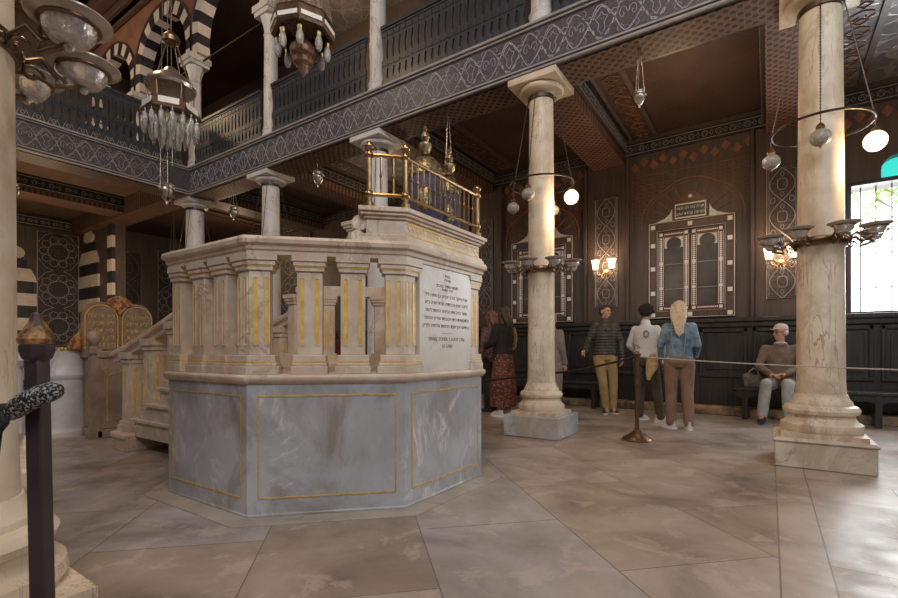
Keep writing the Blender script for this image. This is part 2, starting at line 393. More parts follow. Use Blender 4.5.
def fascia_orn(T, n, u=.56, H=.42):
    b = MB()
    for i in range(n):
        x = i*u; cy = H/2
        def S(pts, w=.011): b.ribbon([(x+p[0]*u, p[1]*H) for p in pts], w, T)
        k = 14
        # ogee lines crossing between flowers
        S([(-.5+j/k, .5+.44*cos(pi*2*j/k)*(1-.12*sin(4*pi*j/k))) for j in range(k+1)], .012)
        S([(-.5+j/k, .5-.44*cos(pi*2*j/k)*(1-.12*sin(4*pi*j/k))) for j in range(k+1)], .012)
        # lotus: wavy cup with three lobes and a stem
        cup = [(0,.08),(.13,.16),(.16,.32),(.27,.40),(.24,.55),(.34,.70),(.22,.72),(.16,.62),(.10,.80),(0,.90)]
        S(cup, .012); S([(-a,c) for a,c in cup], .012)
        lobe = [(0,.16),(.07,.30),(.05,.45),(.12,.60),(.04,.66),(0,.76)]
        S(lobe, .008); S([(-a,c) for a,c in lobe], .008)
        for sx in (1,-1):
            S([(sx*(.40+.09*(1-j/12)*cos(radians(j*40))), .5+.20*(1-j/12)*sin(radians(j*40))) for j in range(12)], .007)
            S([(sx*(.36+.06*cos(radians(a))), .16+.08*sin(radians(a))) for a in range(0,300,30)], .006)
            S([(sx*(.36+.06*cos(radians(a))), .86+.08*sin(radians(a))) for a in range(60,360,30)], .006)
    return b
n1 = 28
fascia_orn(frame((X_E+.28,5.2,ZB+.075),(1,0,0),(0,0,1)), n1).build('arabesque', 'ornament_line', beam)
fascia_orn(frame((X_E,-2.8,ZB+.075),(0,1,0),(0,0,1)), 14).build('arabesque', 'ornament_grey', beam2)
# --- cross beams from each column to the wall, with lattice undersides and a painted border
def leafy(T, L, H=.15, step=.22, w=.007):
    b = MB(); k = int(L/step)
    b.ribbon([(0,0),(L,0)], w*1.5, T); b.ribbon([(0,H),(L,H)], w*1.5, T)
    for i in range(k):
        x = (i+.5)*step
        b.ribbon([(x+.045*cos(radians(a)), H/2+.045*sin(radians(a))) for a in range(0,360,40)], w, T, closed=True)
        b.ribbon([(x-.03,H*.3),(x,H*.8),(x+.03,H*.3)], w, T)
        b.ribbon([(x+step/2,H*.25),(x+step/2-.025,H*.5),(x+step/2,H*.75),(x+step/2+.025,H*.5)], w, T, closed=True)
        b.ribbon([(x+.045,H/2),(x+step/2-.025,H/2)], w, T)
    return b
tn = 4
for i, cx in enumerate(CX):
    c0 = cx-.14
    xb = (c0-.29, c0+.29)
    o = struct('trim_%d' % tn, MB().box(xb[0],xb[1],5.75,WY,4.45,4.9), 'lattice_dim' if i > 2 else 'lattice'); tn += 1
    bb = MB().box(xb[0]-.05,xb[0],5.75,WY-.05,4.6,4.88).box(xb[1],xb[1]+.05,5.75,WY-.05,4.6,4.88)
    bb.build('cornice', 'wood_black', o)
    q = leafy(frame((xb[1]+.052,5.8,4.64),(0,1,0),(0,0,1)), 3.1)
    q2 = leafy(frame((xb[0]-.052,8.9,4.64),(0,-1,0),(0,0,1)), 3.1)
    q.v += []; n0 = len(q.v); q.v += q2.v; q.f += [tuple(a+n0 for a in f) for f in q2.f]; q.m += q2.m
    q.build('arabesque', 'ornament_grey', o)
# beams under the left gallery
for k, xx in enumerate((-14.1,)):
    o = struct('trim_%d' % tn, MB().box(xx,xx+.7,-1,5.45,4.5,4.9), 'lattice_dim'); tn += 1
    bb = MB().box(xx+.7,xx+.76,-1,5.45,4.6,4.88); bb.build('cornice', 'wood_black', o)
    leafy(frame((xx+.762,-.9,4.63),(0,1,0),(0,0,1)), 6.2, .2, .3, .01).build('arabesque', 'ornament_grey', o)
o = struct('trim_%d' % tn, MB().box(-17,-10.8,5.2,5.75,4.45,4.9), 'lattice_dim'); tn += 1
# moulding along the walls under the aisle ceiling
o = struct('trim_%d' % tn, MB().box(-17,6,WY-.06,WY,4.56,4.78), 'wood_black'); tn += 1
leafy(frame((-17,WY-.062,4.59),(1,0,0),(0,0,1)), 22.5, .16, .2).build('arabesque', 'ornament_grey', o)
o = struct('trim_%d' % tn, MB().box(-17,-16.92,-1,5.45,4.5,4.8).box(-16.95,-14.55,5.37,5.45,4.5,4.8), 'wood_black'); tn += 1
leafy(frame((-16.918,-.9,4.55),(0,1,0),(0,0,1)), 6.2, .2, .28, .012).build('arabesque', 'ornament_grey', o)
leafy(frame((-16.9,5.368,4.55),(1,0,0),(0,0,1)), 2.3, .2, .28, .012).build('arabesque', 'ornament_grey', o)
# diamonds hanging under the wall moulding in the bays
b = MB()
for bay, (xa, xb_) in enumerate(((-4.85,-2.95),(-2.1,-.2),(.55,5.5))):
    k = int((xb_-xa)/.15)
    for j in range(k):
        x = xa+(j+.5)*(xb_-xa)/k
        zc = 4.42 if j % 2 else 4.34
        b.prism([(x-.07,zc),(x,zc-.09),(x+.07,zc),(x,zc+.09)], 0, .03, frame((0,WY,0),(1,0,0),(0,0,1)))
struct('trim_%d' % tn, b, 'ornament_brown'); tn += 1

b = MB(); e = MB()
for i in range(-1,5):
    xl = (CX[i+1] if i < 4 else CX[4]-SP)+.15+.05
    xr = (CX[i]-.43-.05) if i >= 0 else 5.9
    b.box(xl+.45,xl+.52,5.8,WY-.1,4.83,4.88).box(xl+.06,xl+.11,5.8,WY-.1,4.83,4.88)
    T = frame((xl+.14,5.9,4.878),(0,1,0),(1,0,0))
    for k in range(9):
        y0 = .15+k*.33
        for s_ in (1,-1):
            e.ribbon([(y0,.15),(y0+.06,.15+s_*.10),(y0+.13,.15+s_*.12),(y0+.17,.15+s_*.06),(y0+.12,.15+s_*.03)], .014, T, .012)
            e.ribbon([(y0+.165,.15),(y0+.22,.15+s_*.07),(y0+.29,.15)], .012, T, .012)
b.build('x','wood_trim').name = 'trim_80'; bpy.data.objects['trim_80']['kind'] = 'structure'
e.build('carving','ornament_brown',bpy.data.objects['trim_80'])
# --- wall joinery
o = MB()
# wainscot with recessed panels
o.box(-17,6,WY-.05,WY,0,1.5)
struct('baseboard_back', o, 'wood_black')
b = MB().box(-17,6,WY-.14,WY-.04,1.50,1.57).box(-17,6,WY-.10,WY-.04,1.42,1.50)
struct('trim_%d' % tn, b, 'wood_black', bev=.012); tn += 1
b = MB(); x = -6.3
while x < 3.4:
    x2 = x+.68
    for (a0,a1,z0,z1) in ((x,x+.05,.66,1.40),(x2-.05,x2,.66,1.40),(x,x2,1.34,1.40),(x,x2,.60,.66)):
        b.box(a0,a1,WY-.085,WY-.05,z0,z1)
    b.box(x+.1,x2-.1,WY-.065,WY-.05,.72,1.28)
    x += .76
struct('trim_%d' % tn, b, 'wood_black', bev=.01); tn += 1
b = MB().box(-6.8,3.4,WY-.30,WY-.05,0,.14); struct('trim_%d' % tn, b, 'ledge', bev=.02); tn += 1
# pilasters framing each bay of the back wall
b = MB()
for c in (-5.15,-2.53,.16):
    b.box(c-.42,c-.36,WY-.09,WY,1.57,4.56).box(c+.36,c+.42,WY-.09,WY,1.57,4.56).box(c-.36,c+.36,WY-.04,WY,1.57,4.56)
struct('trim_%d' % tn, b, 'wood_trim', bev=.01); tn += 1
# arabesque panels on the pilasters
def vine_panel(name, T, W, H, m='ornament_grey', unit=None, parent=None):
    b = MB(); b.ribbon([(0,0),(W,0),(W,H),(0,H)], .014, T, closed=True); i_=.03
    b.ribbon([(i_,i_),(W-i_,i_),(W-i_,H-i_),(i_,H-i_)], .007, T, closed=True)
    k = max(2, round(H/(unit or W*1.15))); u = H/k
    for j in range(k):
        y0 = j*u; cx = W/2
        L = [(cx+(W*.40)*sin(pi*q/16)**1.0*(1 if q < 17 else 1), y0+u*q/16) for q in range(17)]
        b.ribbon(L, .011, T); b.ribbon([(2*cx-a, c) for a, c in L], .011, T)
        b.ribbon([(cx+.16*W*cos(radians(a)), y0+u/2+.22*u*sin(radians(a))*(1+.25*cos(radians(2*a)))) for a in range(0,360,30)], .009, T, closed=True)
        for s_ in (1,-1):
            b.ribbon([(cx+s_*(W*.38-W*.13*(1-q/11)*(1-cos(radians(q*38)))), y0+u*(-.02)+.16*u*(1-q/11)*sin(radians(q*38))+.01*u) for q in range(11) if y0+u*.0 > 0], .008, T)
        b.ribbon([(cx,y0+.1*u),(cx+.06*W,y0+.2*u),(cx,y0+.28*u),(cx-.06*W,y0+.2*u)], .008, T, closed=True)
        b.ribbon([(cx,y0+.72*u),(cx+.06*W,y0+.8*u),(cx,y0+.9*u),(cx-.06*W,y0+.8*u)], .008, T, closed=True)
    pb = MB().box(0,W,0,H,-.02,.001,T)
    o = pb.build(name, 'panel_dark'); b.build('arabesque', m, o); return o
for (c,W) in ((-5.15,.40),(-2.53,.40),(.16,.40)):
    o = vine_panel('trim_%d' % tn, frame((c-W/2,WY-.062,1.85),(1,0,0),(0,0,1)), W, 2.02); tn += 1; o['kind'] = 'structure'
# carved spandrels and shell above the cabinets
def shell(cx, nm):
    T = frame((cx,WY-.005,3.05),(1,0,0),(0,0,1)); b = MB(); R = .78
    sc = []
    for q in range(0,181,6):
        r = R*(1+.05*abs(sin(radians(q*3)))); sc.append((r*cos(radians(q)), .15+r*.98*sin(radians(q))))
    b.ribbon(sc, .03, T, .02); b.ribbon([(a*.93, .15+(c-.15)*.93) for a, c in sc], .014, T, .012)
    for q in range(12,180,14):
        b.ribbon([(.42*cos(radians(q)), .15+.42*sin(radians(q))),(.70*cos(radians(q)), .15+.70*sin(radians(q)))], .02, T, .015)
    for s_ in (1,-1):
        for row in range(5):
            for cc in range(5-row):
                px_, py_ = s_*(.90-cc*.15), 1.02-row*.14
                if math.hypot(px_, py_-.15) < .84: continue
                b.ribbon([(px_+.055*(1-q/10)*cos(radians(q*50))*s_, py_+.055*(1-q/10)*sin(radians(q*50))) for q in range(10)], .012, T, .01)
                b.ribbon([(px_-.07,py_-.06),(px_,py_-.075),(px_+.07,py_-.05)], .010, T, .01)
    b.ribbon([(-.95,1.12),(.95,1.12)], .012, T, .01); b.ribbon([(-.95,.15),(-.95,1.12)], .012, T); b.ribbon([(.95,.15),(.95,1.12)], .012, T)
    o = struct(nm, b, 'ornament_brown')
shell(-1.12, 'trim_%d' % tn); tn += 1
shell(-3.85, 'trim_%d' % tn); tn += 1

# --- window with bars, turquoise lunette
wf = MB()
for a0,a1,z0,z1 in ((wx0-.06,wx0,wz0-.05,wz1+.06),(wx1,wx1+.06,wz0-.05,wz1+.06),(wx0,wx1,wz1,wz1+.06),(wx0,wx1,wz0-.05,wz0)):
    wf.box(a0,a1,WY-.05,WY+.02,z0,z1)
win = struct('window_1', wf, 'wood_black', bev=.008)
g = MB()
for k in range(10): g.tube((wx0+.12+k*.17,WY+.12,wz0),(wx0+.12+k*.17,WY+.12,wz1), .008, n=6)
for z in (1.95,2.45,2.95): g.tube((wx0,WY+.12,z),(wx1,WY+.12,z), .006, n=6)
g.build('window_bars', 'iron', win)
MB().prism([(1.31,wz1+.06)]+[(1.51+.20*cos(radians(a)), wz1+.18+.20*sin(radians(a))) for a in range(180,-1,-15)]+[(1.71,wz1+.06)], -.2, -.18, frame((0,WY,0),(1,0,0),(0,0,1))).build('lunette_pane', 'turquoise', win)
MB().box(wx0-.05,wx1+.05,WY-.12,WY+.2,wz0-.09,wz0-.05).build('window_sill', 'wood_black', win)
# palm outside
pt = thing('palm_tree', 'palm tree with yellow green fronds seen outside the barred window', 'palm tree', (2.2,11.5,0))
MB().path([(2.2,11.5,0),(2.25,11.5,1.8),(2.15,11.5,3.6)], [.16,.13,.12], 10).build('trunk', 'oak', pt)
for k in range(14):
    a = k*2*pi/14+.2; b = MB()
    P = [Vector((2.15+cos(a)*1.6*t, 11.5+sin(a)*1.6*t, 3.6+.75*sin(t*2.2)-.75*t*t)) for t in [i/10 for i in range(11)]]
    b.path(P, .012, 5)
    for i in range(1,11):
        d = (P[i]-P[i-1]).normalized(); s_ = d.cross(Vector((0,0,1))).normalized()
        for sg in (1,-1):
            tip = P[i]+s_*sg*.35+d*.15-Vector((0,0,.22))
            b.add([P[i], P[i]+d*.05, tip+Vector((0,0,.01)), P[i]+Vector((0,0,.012))], [(0,1,2),(1,3,2),(3,0,2)])
    b.build('frond', 'palm', pt)

# --- far left wall ornament: star panels, striped keyhole niches
def star_panel(name, T, W, H, n):
    b = MB(); b.ribbon([(0,0),(W,0),(W,H),(0,H)], .03, T, closed=True); u = H/n; R = min(W*.46,u*.46)
    for j in range(n):
        cx, cy = W/2, (j+.5)*u
        b.ribbon([(cx+R*.55*cos(radians(a)), cy+R*.55*sin(radians(a))) for a in range(0,360,20)], .022, T, closed=True)
        for q in range(10):
            a = q*36; c1 = (cx+R*.78*cos(radians(a)), cy+R*.78*sin(radians(a)))
            b.ribbon([(c1[0]+R*.24*cos(radians(a+w_*60)), c1[1]+R*.24*sin(radians(a+w_*60))) for w_ in range(6)], .018, T, closed=True)
        for s_ in (1,-1):
            for t_ in (1,-1):
                b.ribbon([(cx+s_*W*.49,cy+t_*u*.2),(cx+s_*W*.32,cy+t_*u*.42),(cx+s_*W*.12,cy+t_*u*.5)], .018, T)
    o = MB().box(0,W,0,H,-.03,.001,T).build(name, 'panel_dark'); o['kind'] = 'structure'; b.build('star_tracery', 'ornament_grey', o)
star_panel('trim_%d' % tn, frame((-16.95,4.45,1.2),(0,1,0),(0,0,1)), .95, 3.2, 3); tn += 1
star_panel('trim_%d' % tn, frame((-16.95,7.6,1.0),(0,1,0),(0,0,1)), 1.1, 3.4, 3); tn += 1
star_panel('trim_%d' % tn, frame((-16.9,WY-.07,1.0),(1,0,0),(0,0,1)), 1.3, 3.4, 3); tn += 1
star_panel('trim_%d' % tn, frame((-14.6,WY-.07,1.0),(1,0,0),(0,0,1)), 1.3, 3.4, 3); tn += 1
star_panel('trim_%d' % tn, frame((-12.2,WY-.07,1.0),(1,0,0),(0,0,1)), 1.3, 3.4, 3); tn += 1
o = vine_panel('trim_%d' % tn, frame((-16.95,6.3,1.2),(0,1,0),(0,0,1)), .8, 3.0); tn += 1; o['kind'] = 'structure'
def keyhole(name, T, W, z0, z1, label):
    """striped stone panel with a stepped, lobed head"""
    t = thing(name, label, 'niche', tuple(T.translation))
    i = 0
    rows = [(z1-.36,z1,.56,'c'),(z1-.60,z1-.36,.66,'t'),(z1-.95,z1-.60,1.0,'s'),(z1-1.28,z1-.95,1.0,'r')]
    z = z1-1.28
    while z > z0+.01: rows.append((max(z0,z-.34),z,1.2,'r')); z -= .34
    for za, zb, wf_, kd in rows:
        hw = W/2*wf_
        if kd == 'c': poly = [(hw*cos(radians(a)), (za+zb)/2+(zb-za)/2*sin(radians(a))) for a in range(-50,231,20)]
        elif kd == 's': poly = [(-hw*1.15,za),(hw*1.15,za),(hw*1.1,za+.12),(hw*.85,zb),(-hw*.85,zb),(-hw*1.1,za+.12)]
        else: poly = [(-hw,za),(hw,za),(hw,zb),(-hw,zb)]
        MB().prism(poly, 0, .05, T).build('black_band' if i % 2 else 'white_band', 'stripe_black' if i % 2 else 'stripe_white', t); i += 1
    return t
    k = 0; z = z0; h = .34; i = 0
    while z < z1-.01:
        zt = min(z+h, z1); f = (z-z0)/(z1-z0)
        m_ = 'stripe_white' if i % 2 else 'stripe_black'
        b = MB()
        if f < .62: poly = [(-W/2,z),(W/2,z),(W/2,zt),(-W/2,zt)]
        else:
            ww = W/2*(1-.25*(f-.62)/.1) if f < .72 else W*.26
            poly = [(-W/2 if f < .7 else -ww*1.3,z),(W/2 if f < .7 else ww*1.3,z)]+[(ww*cos(radians(a)), (z+zt)/2+(zt-z)/2*sin(radians(a))*1.0) for a in range(0,181,20)]
        b.prism(poly, 0, .05, T); b.build('white_band' if i % 2 else 'black_band', m_, t)
        z = zt; i += 1
    return t
keyhole('striped_niche', frame((-16.25,5.45,0),(1,0,0),(0,0,1)), 1.15, .02, 4.48, 'keyhole niche of black and white stone bands on the far left partition wall')
keyhole('striped_niche', frame((-17,3.95,0),(0,1,0),(0,0,1)), .85, .02, 3.9, 'black and white banded niche leftmost, beside the near round column')
t = thing('striped_jamb', 'narrow jamb of black and white stone at the free end of the partition wall', 'stone jamb', (-14.7,5.4,0))
for i in range(13): MB().box(-14.85,-14.55,5.37,5.45,.3+i*.32,.62+i*.32).build('stone_band', 'stripe_white' if i % 2 else 'stripe_black', t)

# ------------------------------------------------------------------ arcade above the gallery
YA = 5.42
def arch(xc, idx):
    T = frame((xc,YA,7.5),(1,0,0),(0,0,1)); h = SP/2
    b = MB(); zc = .32; ri, ro = 1.13, 1.42; n = 19; a0, a1 = -14, 194
    def P(r, a): return (max(-h,min(h,r*cos(radians(a)))), zc+r*sin(radians(a)))
    for i in range(n):
        A, B = a0+(a1-a0)*i/n, a0+(a1-a0)*(i+1)/n
        b.mi = i % 2
        b.prism([P(ri,A),P(ro,A),P(ro,(A+B)/2),P(ro,B),P(ri,B),P(ri,(A+B)/2)], -.28, 0, T)
    o = b.build('trim_%d' % (60+idx), ['stripe_white','stripe_black'], smooth=False); o['kind'] = 'structure'
    # spandrel above
    s = MB(); top = 2.25
    for i in range(n*2):
        A, B = a0+(a1-a0)*i/(n*2), a0+(a1-a0)*(i+1)/(n*2)
        p, q = P(ro,A), P(ro,B)
        if abs(p[0]-q[0]) > 1e-4: s.prism([p, q, (q[0],top), (p[0],top)], -.26, -.02, T)
    s.build('spandrel', 'spandrel', o)
    r = MB(); r.ribbon([P(ro+.015,a0+(a1-a0)*i/40) for i in range(41)], .05, T, .03); r.build('rim', 'wood_trim', o)
for i in range(6): arch(CX[0]-SP*(i+.5), i)
tnn = MB().box(-17,6,5.30,5.42,9.55,9.75).box(-17,6,5.2,5.42,9.75,9.97)
struct('wall_clerestory', MB().box(-17.3,6.3,5.3,5.45,9.6,10.6), 'spandrel')
struct('trim_70', tnn, 'lattice_dim', bev=.02)
# iron tie rods between the capitals
for i in range(5):
    x0 = CX[i]-SP+.14; x1 = CX[i]-.14
    o = MB().tube((x0,5.56,7.42),(x1,5.56,7.42), .022, n=8).build('tie_rod', 'iron')
    tag(o, ['iron tie rod of the gallery arcade nearest the camera','iron tie rod second from the right in the gallery arcade','iron tie rod left of the gallery column over the balcony centre','iron tie rod over the pale balcony stretch','iron tie rod behind the striped arch at far left'][i], 'tie rod', 'tie rods of the gallery arcade')

# ------------------------------------------------------------------ columns
def column(name, x, y, label, style, rs, group, dz=0):
    t = thing(name, label, 'column', (x,y,0), group)
    pm, sm = {'a':('plinth_cream','col_cream'),'b':('plinth_grey','col_cream'),'w':('plinth_grey','col_white')}[style]
    k = rs/.2
    b = MB().box(x-.35,x+.35,y-.35,y+.35,0,.26-dz)
    if style == 'a' and not dz: b.box(x-.365,x+.365,y-.365,y+.365,.225,.25)
    b.build('plinth', pm, t, bev=.012)
    b = MB().box(x-.345*k,x+.345*k,y-.345*k,y+.345*k,.26-dz,.30-dz)
    b.lathe([(.0,.30),(.335*k,.30),(.352*k,.33),(.345*k,.375),(.31*k,.395),(.28*k,.43),(.285*k,.455),(.315*k,.47),(.325*k,.50),(.305*k,.53),(.265*k,.545),(.262*k,.57),(.235*k,.60),(.222*k,.64)], (x,y,-dz), 40)
    b.build('base', sm, t)
    MB().lathe([(rs*1.08,.63-dz),(rs*1.03,.75),(rs*1.0,1.8),(rs*.95,3.2),(rs*.9,4.17)], (x,y,0), 40).build('shaft', sm, t)
    b = MB().lathe([(rs*.9,4.17),(rs*1.02,4.19),(.255,4.20),(.275,4.225),(.27,4.255),(.22,4.26)], (x,y,0), 36)
    b.box(x-.31,x+.31,y-.31,y+.31,4.26,4.345)
    b.build('capital', sm, t, bev=.008)
    MB().lathe([(rs*.9,4.12),(rs*.9+.018,4.12),(rs*.9+.018,4.165),(rs*.9,4.165)], (x,y,0), 36, closed=True).build('collar', 'iron', t)
    return t
column('column', CX[0], 5.5, 'cream marble column on a square stone plinth at the right, in front of the seated man', 'a', .176, 'columns under the gallery')
column('column', CX[1], 5.5, 'veined cream column on a grey plinth, beside the woman in the patterned skirt', 'b', .162, 'columns under the gallery')
column('column', CX[2], 5.5, 'white column standing behind the brass rail of the platform', 'w', .165, 'columns under the gallery')
column('column', CX[3], 5.5, 'white column rising behind the left half of the octagonal platform', 'w', .172, 'columns under the gallery')
column('column', CX[4], 5.5, 'white corner column where the two gallery beams meet', 'w', .2, 'columns under the gallery')
column('column', -2.44, .36, 'near marble column cut by the left edge of the picture', 'a', .21, 'columns under the gallery', .15)
ulab = ['upper white marble column over the right edge of the balcony','upper white column standing over the veined column, at the top edge','upper white column over the brass rail of the platform','upper white column by the right end of the pale balcony stretch','upper white corner column carrying the striped arches','upper white column seen through the first striped arch','farthest upper white column at the left end of the arcade']
for i in range(7):
    x = CX[0]-SP*i; y = 5.5
    t = thing('gallery_column', ulab[i], 'column', (x,y,ZT+.02), 'columns standing on the gallery edge')
    b = MB().box(x-.17,x+.17,y-.17,y+.17,ZT+.02,ZT+.14).lathe([(.165,ZT+.14),(.175,ZT+.18),(.15,ZT+.23),(.145,ZT+.27),(.16,ZT+.3),(.14,ZT+.34),(.13,ZT+.36)], (x,y,0), 24)
    b.build('base', 'col_white', t)
    MB().lathe([(.13,ZT+.34),(.128,5.9),(.118,7.0)], (x,y,0), 24).build('shaft', 'col_white', t)
    b = MB().lathe([(.118,6.95),(.14,6.97),(.12,7.0),(.12,7.05),(.14,7.15),(.19,7.3)], (x,y,0), 8, phase=pi/8).box(x-.21,x+.21,y-.21,y+.21,7.3,7.38).box(x-.24,x+.24,y-.24,y+.24,7.38,7.5)
    b.build('capital', 'col_white', t)

# ------------------------------------------------------------------ balustrades
PROF = [(.058,0),(.058,.07),(.038,.09),(.030,.13),(.042,.19),(.044,.22),(.058,.24),(.058,.36),(.040,.38),(.030,.43),(.030,.54),(.044,.62),(.046,.65),(.058,.67),(.058,.80)]
def baluster_mesh():
    b = MB(); T = frame((0,0,0),(1,0,0),(0,0,1))
    for i in range(len(PROF)-1):
        (w0,z0),(w1,z1) = PROF[i], PROF[i+1]
        b.prism([(-w0,z0),(w0,z0),(w1,z1),(-w1,z1)], -.018, .018, T)
    b.box(-.052,.052,-.026,-.018,.27,.315); b.box(-.052,.052,-.026,-.018,.71,.78)
    return b
bal_proto = None
def balustrade(name, p0, p1, label, group):
    global bal_proto
    p0, p1 = Vector(p0), Vector(p1); d = p1-p0; L = d.length; rz = math.atan2(d.y, d.x)
    t = thing(name, label, 'balustrade', tuple(p0), group, rz)
    def bx(nm, z0, z1, y0, y1, m_):
        o = MB().box(0,L,y0,y1,z0,z1).build(nm, m_); o.parent = t; return o
    bx('rail', 1.02, 1.07, -.05, .05, 'wood_rail'); bx('crossrail', .985, 1.02, -.03, .03, 'wood_rail')
    pn = bx('bottom_panel', 0, .185, -.03, .03, 'wood_rail')
    q = MB(); k = int(L/.2)
    TT = frame((0,-.031,0),(1,0,0),(0,0,1))
    for i in range(k):
        xx = (i+.5)*L/k
        q.ribbon([(xx-.09,.03),(xx-.045,.15),(xx,.05),(xx+.045,.15),(xx+.09,.03)], .012, TT); q.ribbon([(xx+.03*cos(radians(a)), .1+.03*sin(radians(a))) for a in range(0,360,45)], .01, TT, closed=True)
    oo = q.build('tracery', 'ornament_grey'); oo.parent = pn
    n = int(L/.118)
    for i in range(n):
        if bal_proto is None: o = bal_proto = baluster_mesh().build('baluster', 'wood_rail')
        else: o = bpy.data.objects.new('baluster', bal_proto.data); COL.objects.link(o)
        o.parent = t; o.location = ((i+.5)*L/n, 0, .185)
    return t
bl = ['dark turned balustrade stretch at the top right, nearest the camera','dark balustrade between the two upper columns above the brass rail','dark balustrade stretch behind the octagonal hanging lantern','pale sheened balustrade stretch next to the corner column']
for i in range(4):
    balustrade('balustrade', (CX[0]-SP*(i+1)+.17,5.42,ZT+.03), (CX[0]-SP*i-.17,5.42,ZT+.03), bl[i], 'gallery balustrades')
for k in range(3):
    y1 = 5.1-k*2.7
    balustrade('balustrade', (-10.3,y1-2.7,ZT+.03), (-10.3,y1,ZT+.03), ['black balustrade of the left gallery next to the corner column','black balustrade of the left gallery behind the glass dishes','black balustrade of the left gallery beyond the left edge'][k], 'gallery balustrades')

# ------------------------------------------------------------------ octagonal platform (bimah)
BX, BY, AP = -3.135, 2.87, 1.175
C8 = 1/cos(pi/8)
bm = thing('marble_platform', 'octagonal marble reading platform with gilded fluted piers in the middle of the hall', 'platform', (BX,BY,0))
def octr(prof, closed=True, skip=()):
    b = MB(); b.lathe([(a*C8, z) for a, z in prof], (BX,BY,0), 8, phase=-pi/8, closed=closed, skip=skip); return b
octr([(0,.008),(AP+.004,.008),(AP+.004,.02),(AP,.024),(AP,.835),(0,.835)], False).build('body', 'bimah_body', bm, bev=.006)
octr([(0,.825),(AP+.008,.825),(AP+.018,.838),(AP+.026,.842),(AP+.033,.855),(AP+.033,.870),(AP+.026,.878),(AP+.015,.884),(0,.884)], False).build('ledge', 'bimah', bm, bev=.004)
ob = octr([(AP-.05,-.02),(AP+.14,-.02),(AP+.14,.008),(AP-.05,.008)]); ob = ob.build('floor_border', marble('border_stone', (.36,.30,.25), (.47,.41,.36), (.25,.2,.16), (1,1,1), 3, .02, .4), bev=.003); ob['kind'] = 'structure'
def FT(k, n=0.0, z=0.0):
    """frame of facet k: x along the facet (to the viewer's right), y up, z outward"""
    a = k*pi/4; nx, ny = cos(a), sin(a)
    return frame((BX+nx*(AP+n), BY+ny*(AP+n), z), (-ny, nx, 0), (0,0,1))
HS = AP*math.tan(pi/8)
GL = ['gold frame line']
for k in range(8):
    b = MB(); s_ = HS-.065
    z0, z1 = .12, .75
    b.ribbon([(-s_,z0),(s_,z0),(s_,z1),(-s_,z1)], .014, FT(k,.0005), .003, closed=True)
    b.build('inlaid_frame', 'goldline', bm)
# piers
def pier_plan_corner(k, o):
    """corner between facet k and k+1"""
    a0, a1 = k*pi/4, (k+1)*pi/4; n0, n1 = Vector((cos(a0),sin(a0))), Vector((cos(a1),sin(a1)))
    t0, t1 = Vector((-sin(a0),cos(a0))), Vector((-sin(a1),cos(a1)))
    c = Vector((BX,BY)); R = (AP+o)*C8; am = (a0+a1)/2; V = c+Vector((cos(am),sin(am)))*R
    L, Dp = .165, .155
    A = V-t0*(L+2*o); B = V+t1*(L+2*o)
    A2 = A-n0*(Dp+2*o); B2 = B-n1*(Dp+2*o)
    return [tuple(p) for p in (A, V, B, B2, c+Vector((cos(am),sin(am)))*(R-.19-2*o), A2)]
def pier_plan_mid(k, s, o, hw=.100):
    a = k*pi/4; n, t = Vector((cos(a),sin(a))), Vector((-sin(a),cos(a))); c = Vector((BX,BY))+n*(AP+o)+t*s
    return [tuple(p) for p in (c-t*(hw+o), c+t*(hw+o), c+t*(hw+o)-n*(.155+2*o), c-t*(hw+o)-n*(.155+2*o))]
LV = [(.884,.935,.012),(.935,.955,.006),(.955,1.005,.0),(1.005,1.53,-.022),(1.53,1.558,-.01),(1.562,1.59,.0),(1.59,1.632,.008)]
def flutes(parent, T, xs, z0=1.07, z1=1.485, w=.021):
    b = MB(); g = MB()
    for x in xs:
        st = [(x+w/2*cos(radians(a)), z1-w/2+w/2*sin(radians(a))) for a in range(0,181,30)]+[(x+w/2*cos(radians(a)), z0+w/2+w/2*sin(radians(a))) for a in range(180,361,30)]
        b.prism(st, -.004, .0015, T)
        g.ribbon([( (p[0]-x)*1.45+x, (p[1]-(z0+z1)/2)*1.03+(z0+z1)/2) for p in st], .007, T, .005, closed=True)
    g.build('flute_edge', 'bimah', parent); o = b.build('gold_flute', 'gold', parent); return o
PO = -.022
for k in range(8):
    o_ = MB()
    for z0, z1, o in LV: o_.prism(pier_plan_corner(k, o), z0, z1)
    p = o_.build('corner_pier', 'bimah', bm, bev=.004)
    MB().prism(pier_plan_corner(k, .002), .957, .966).build('gold_line', 'gold', p); MB().prism(pier_plan_corner(k, -.006), 1.556, 1.564).build('gold_line', 'gold', p)
    flutes(p, FT(k, PO), [HS-.112, HS-.045]); flutes(p, FT((k+1)%8, PO), [-HS+.045, -HS+.112])
    if k in (0, 4): continue
    for s in (-.118, .150):
        o_ = MB()
        for z0, z1, o in LV: o_.prism(pier_plan_mid(k, s, o), z0, z1)
        p = o_.build('pier', 'bimah', bm, bev=.004)
        MB().prism(pier_plan_mid(k, s, .002), .957, .966).build('gold_line', 'gold', p); MB().prism(pier_plan_mid(k, s, -.006), 1.556, 1.564).build('gold_line', 'gold', p)
        flutes(p, FT(k, PO), [s-.046, s+.046])
        if k in (1,2,3): 
            a = k*pi/4; Ti = frame((BX+cos(a)*(AP-.133), BY+sin(a)*(AP-.133), 0), (sin(a),-cos(a),0), (0,0,1))
            flutes(p, Ti, [-s-.036, -s+.036])
octr([(1.03,1.625),(AP+.005,1.625),(AP+.005,1.65),(AP+.015,1.655),(AP+.02,1.68),(AP+.04,1.69),(AP+.045,1.715),(AP+.035,1.735),(1.03,1.735)], True, (4,)).build('cornice', 'bimah', bm, bev=.003)
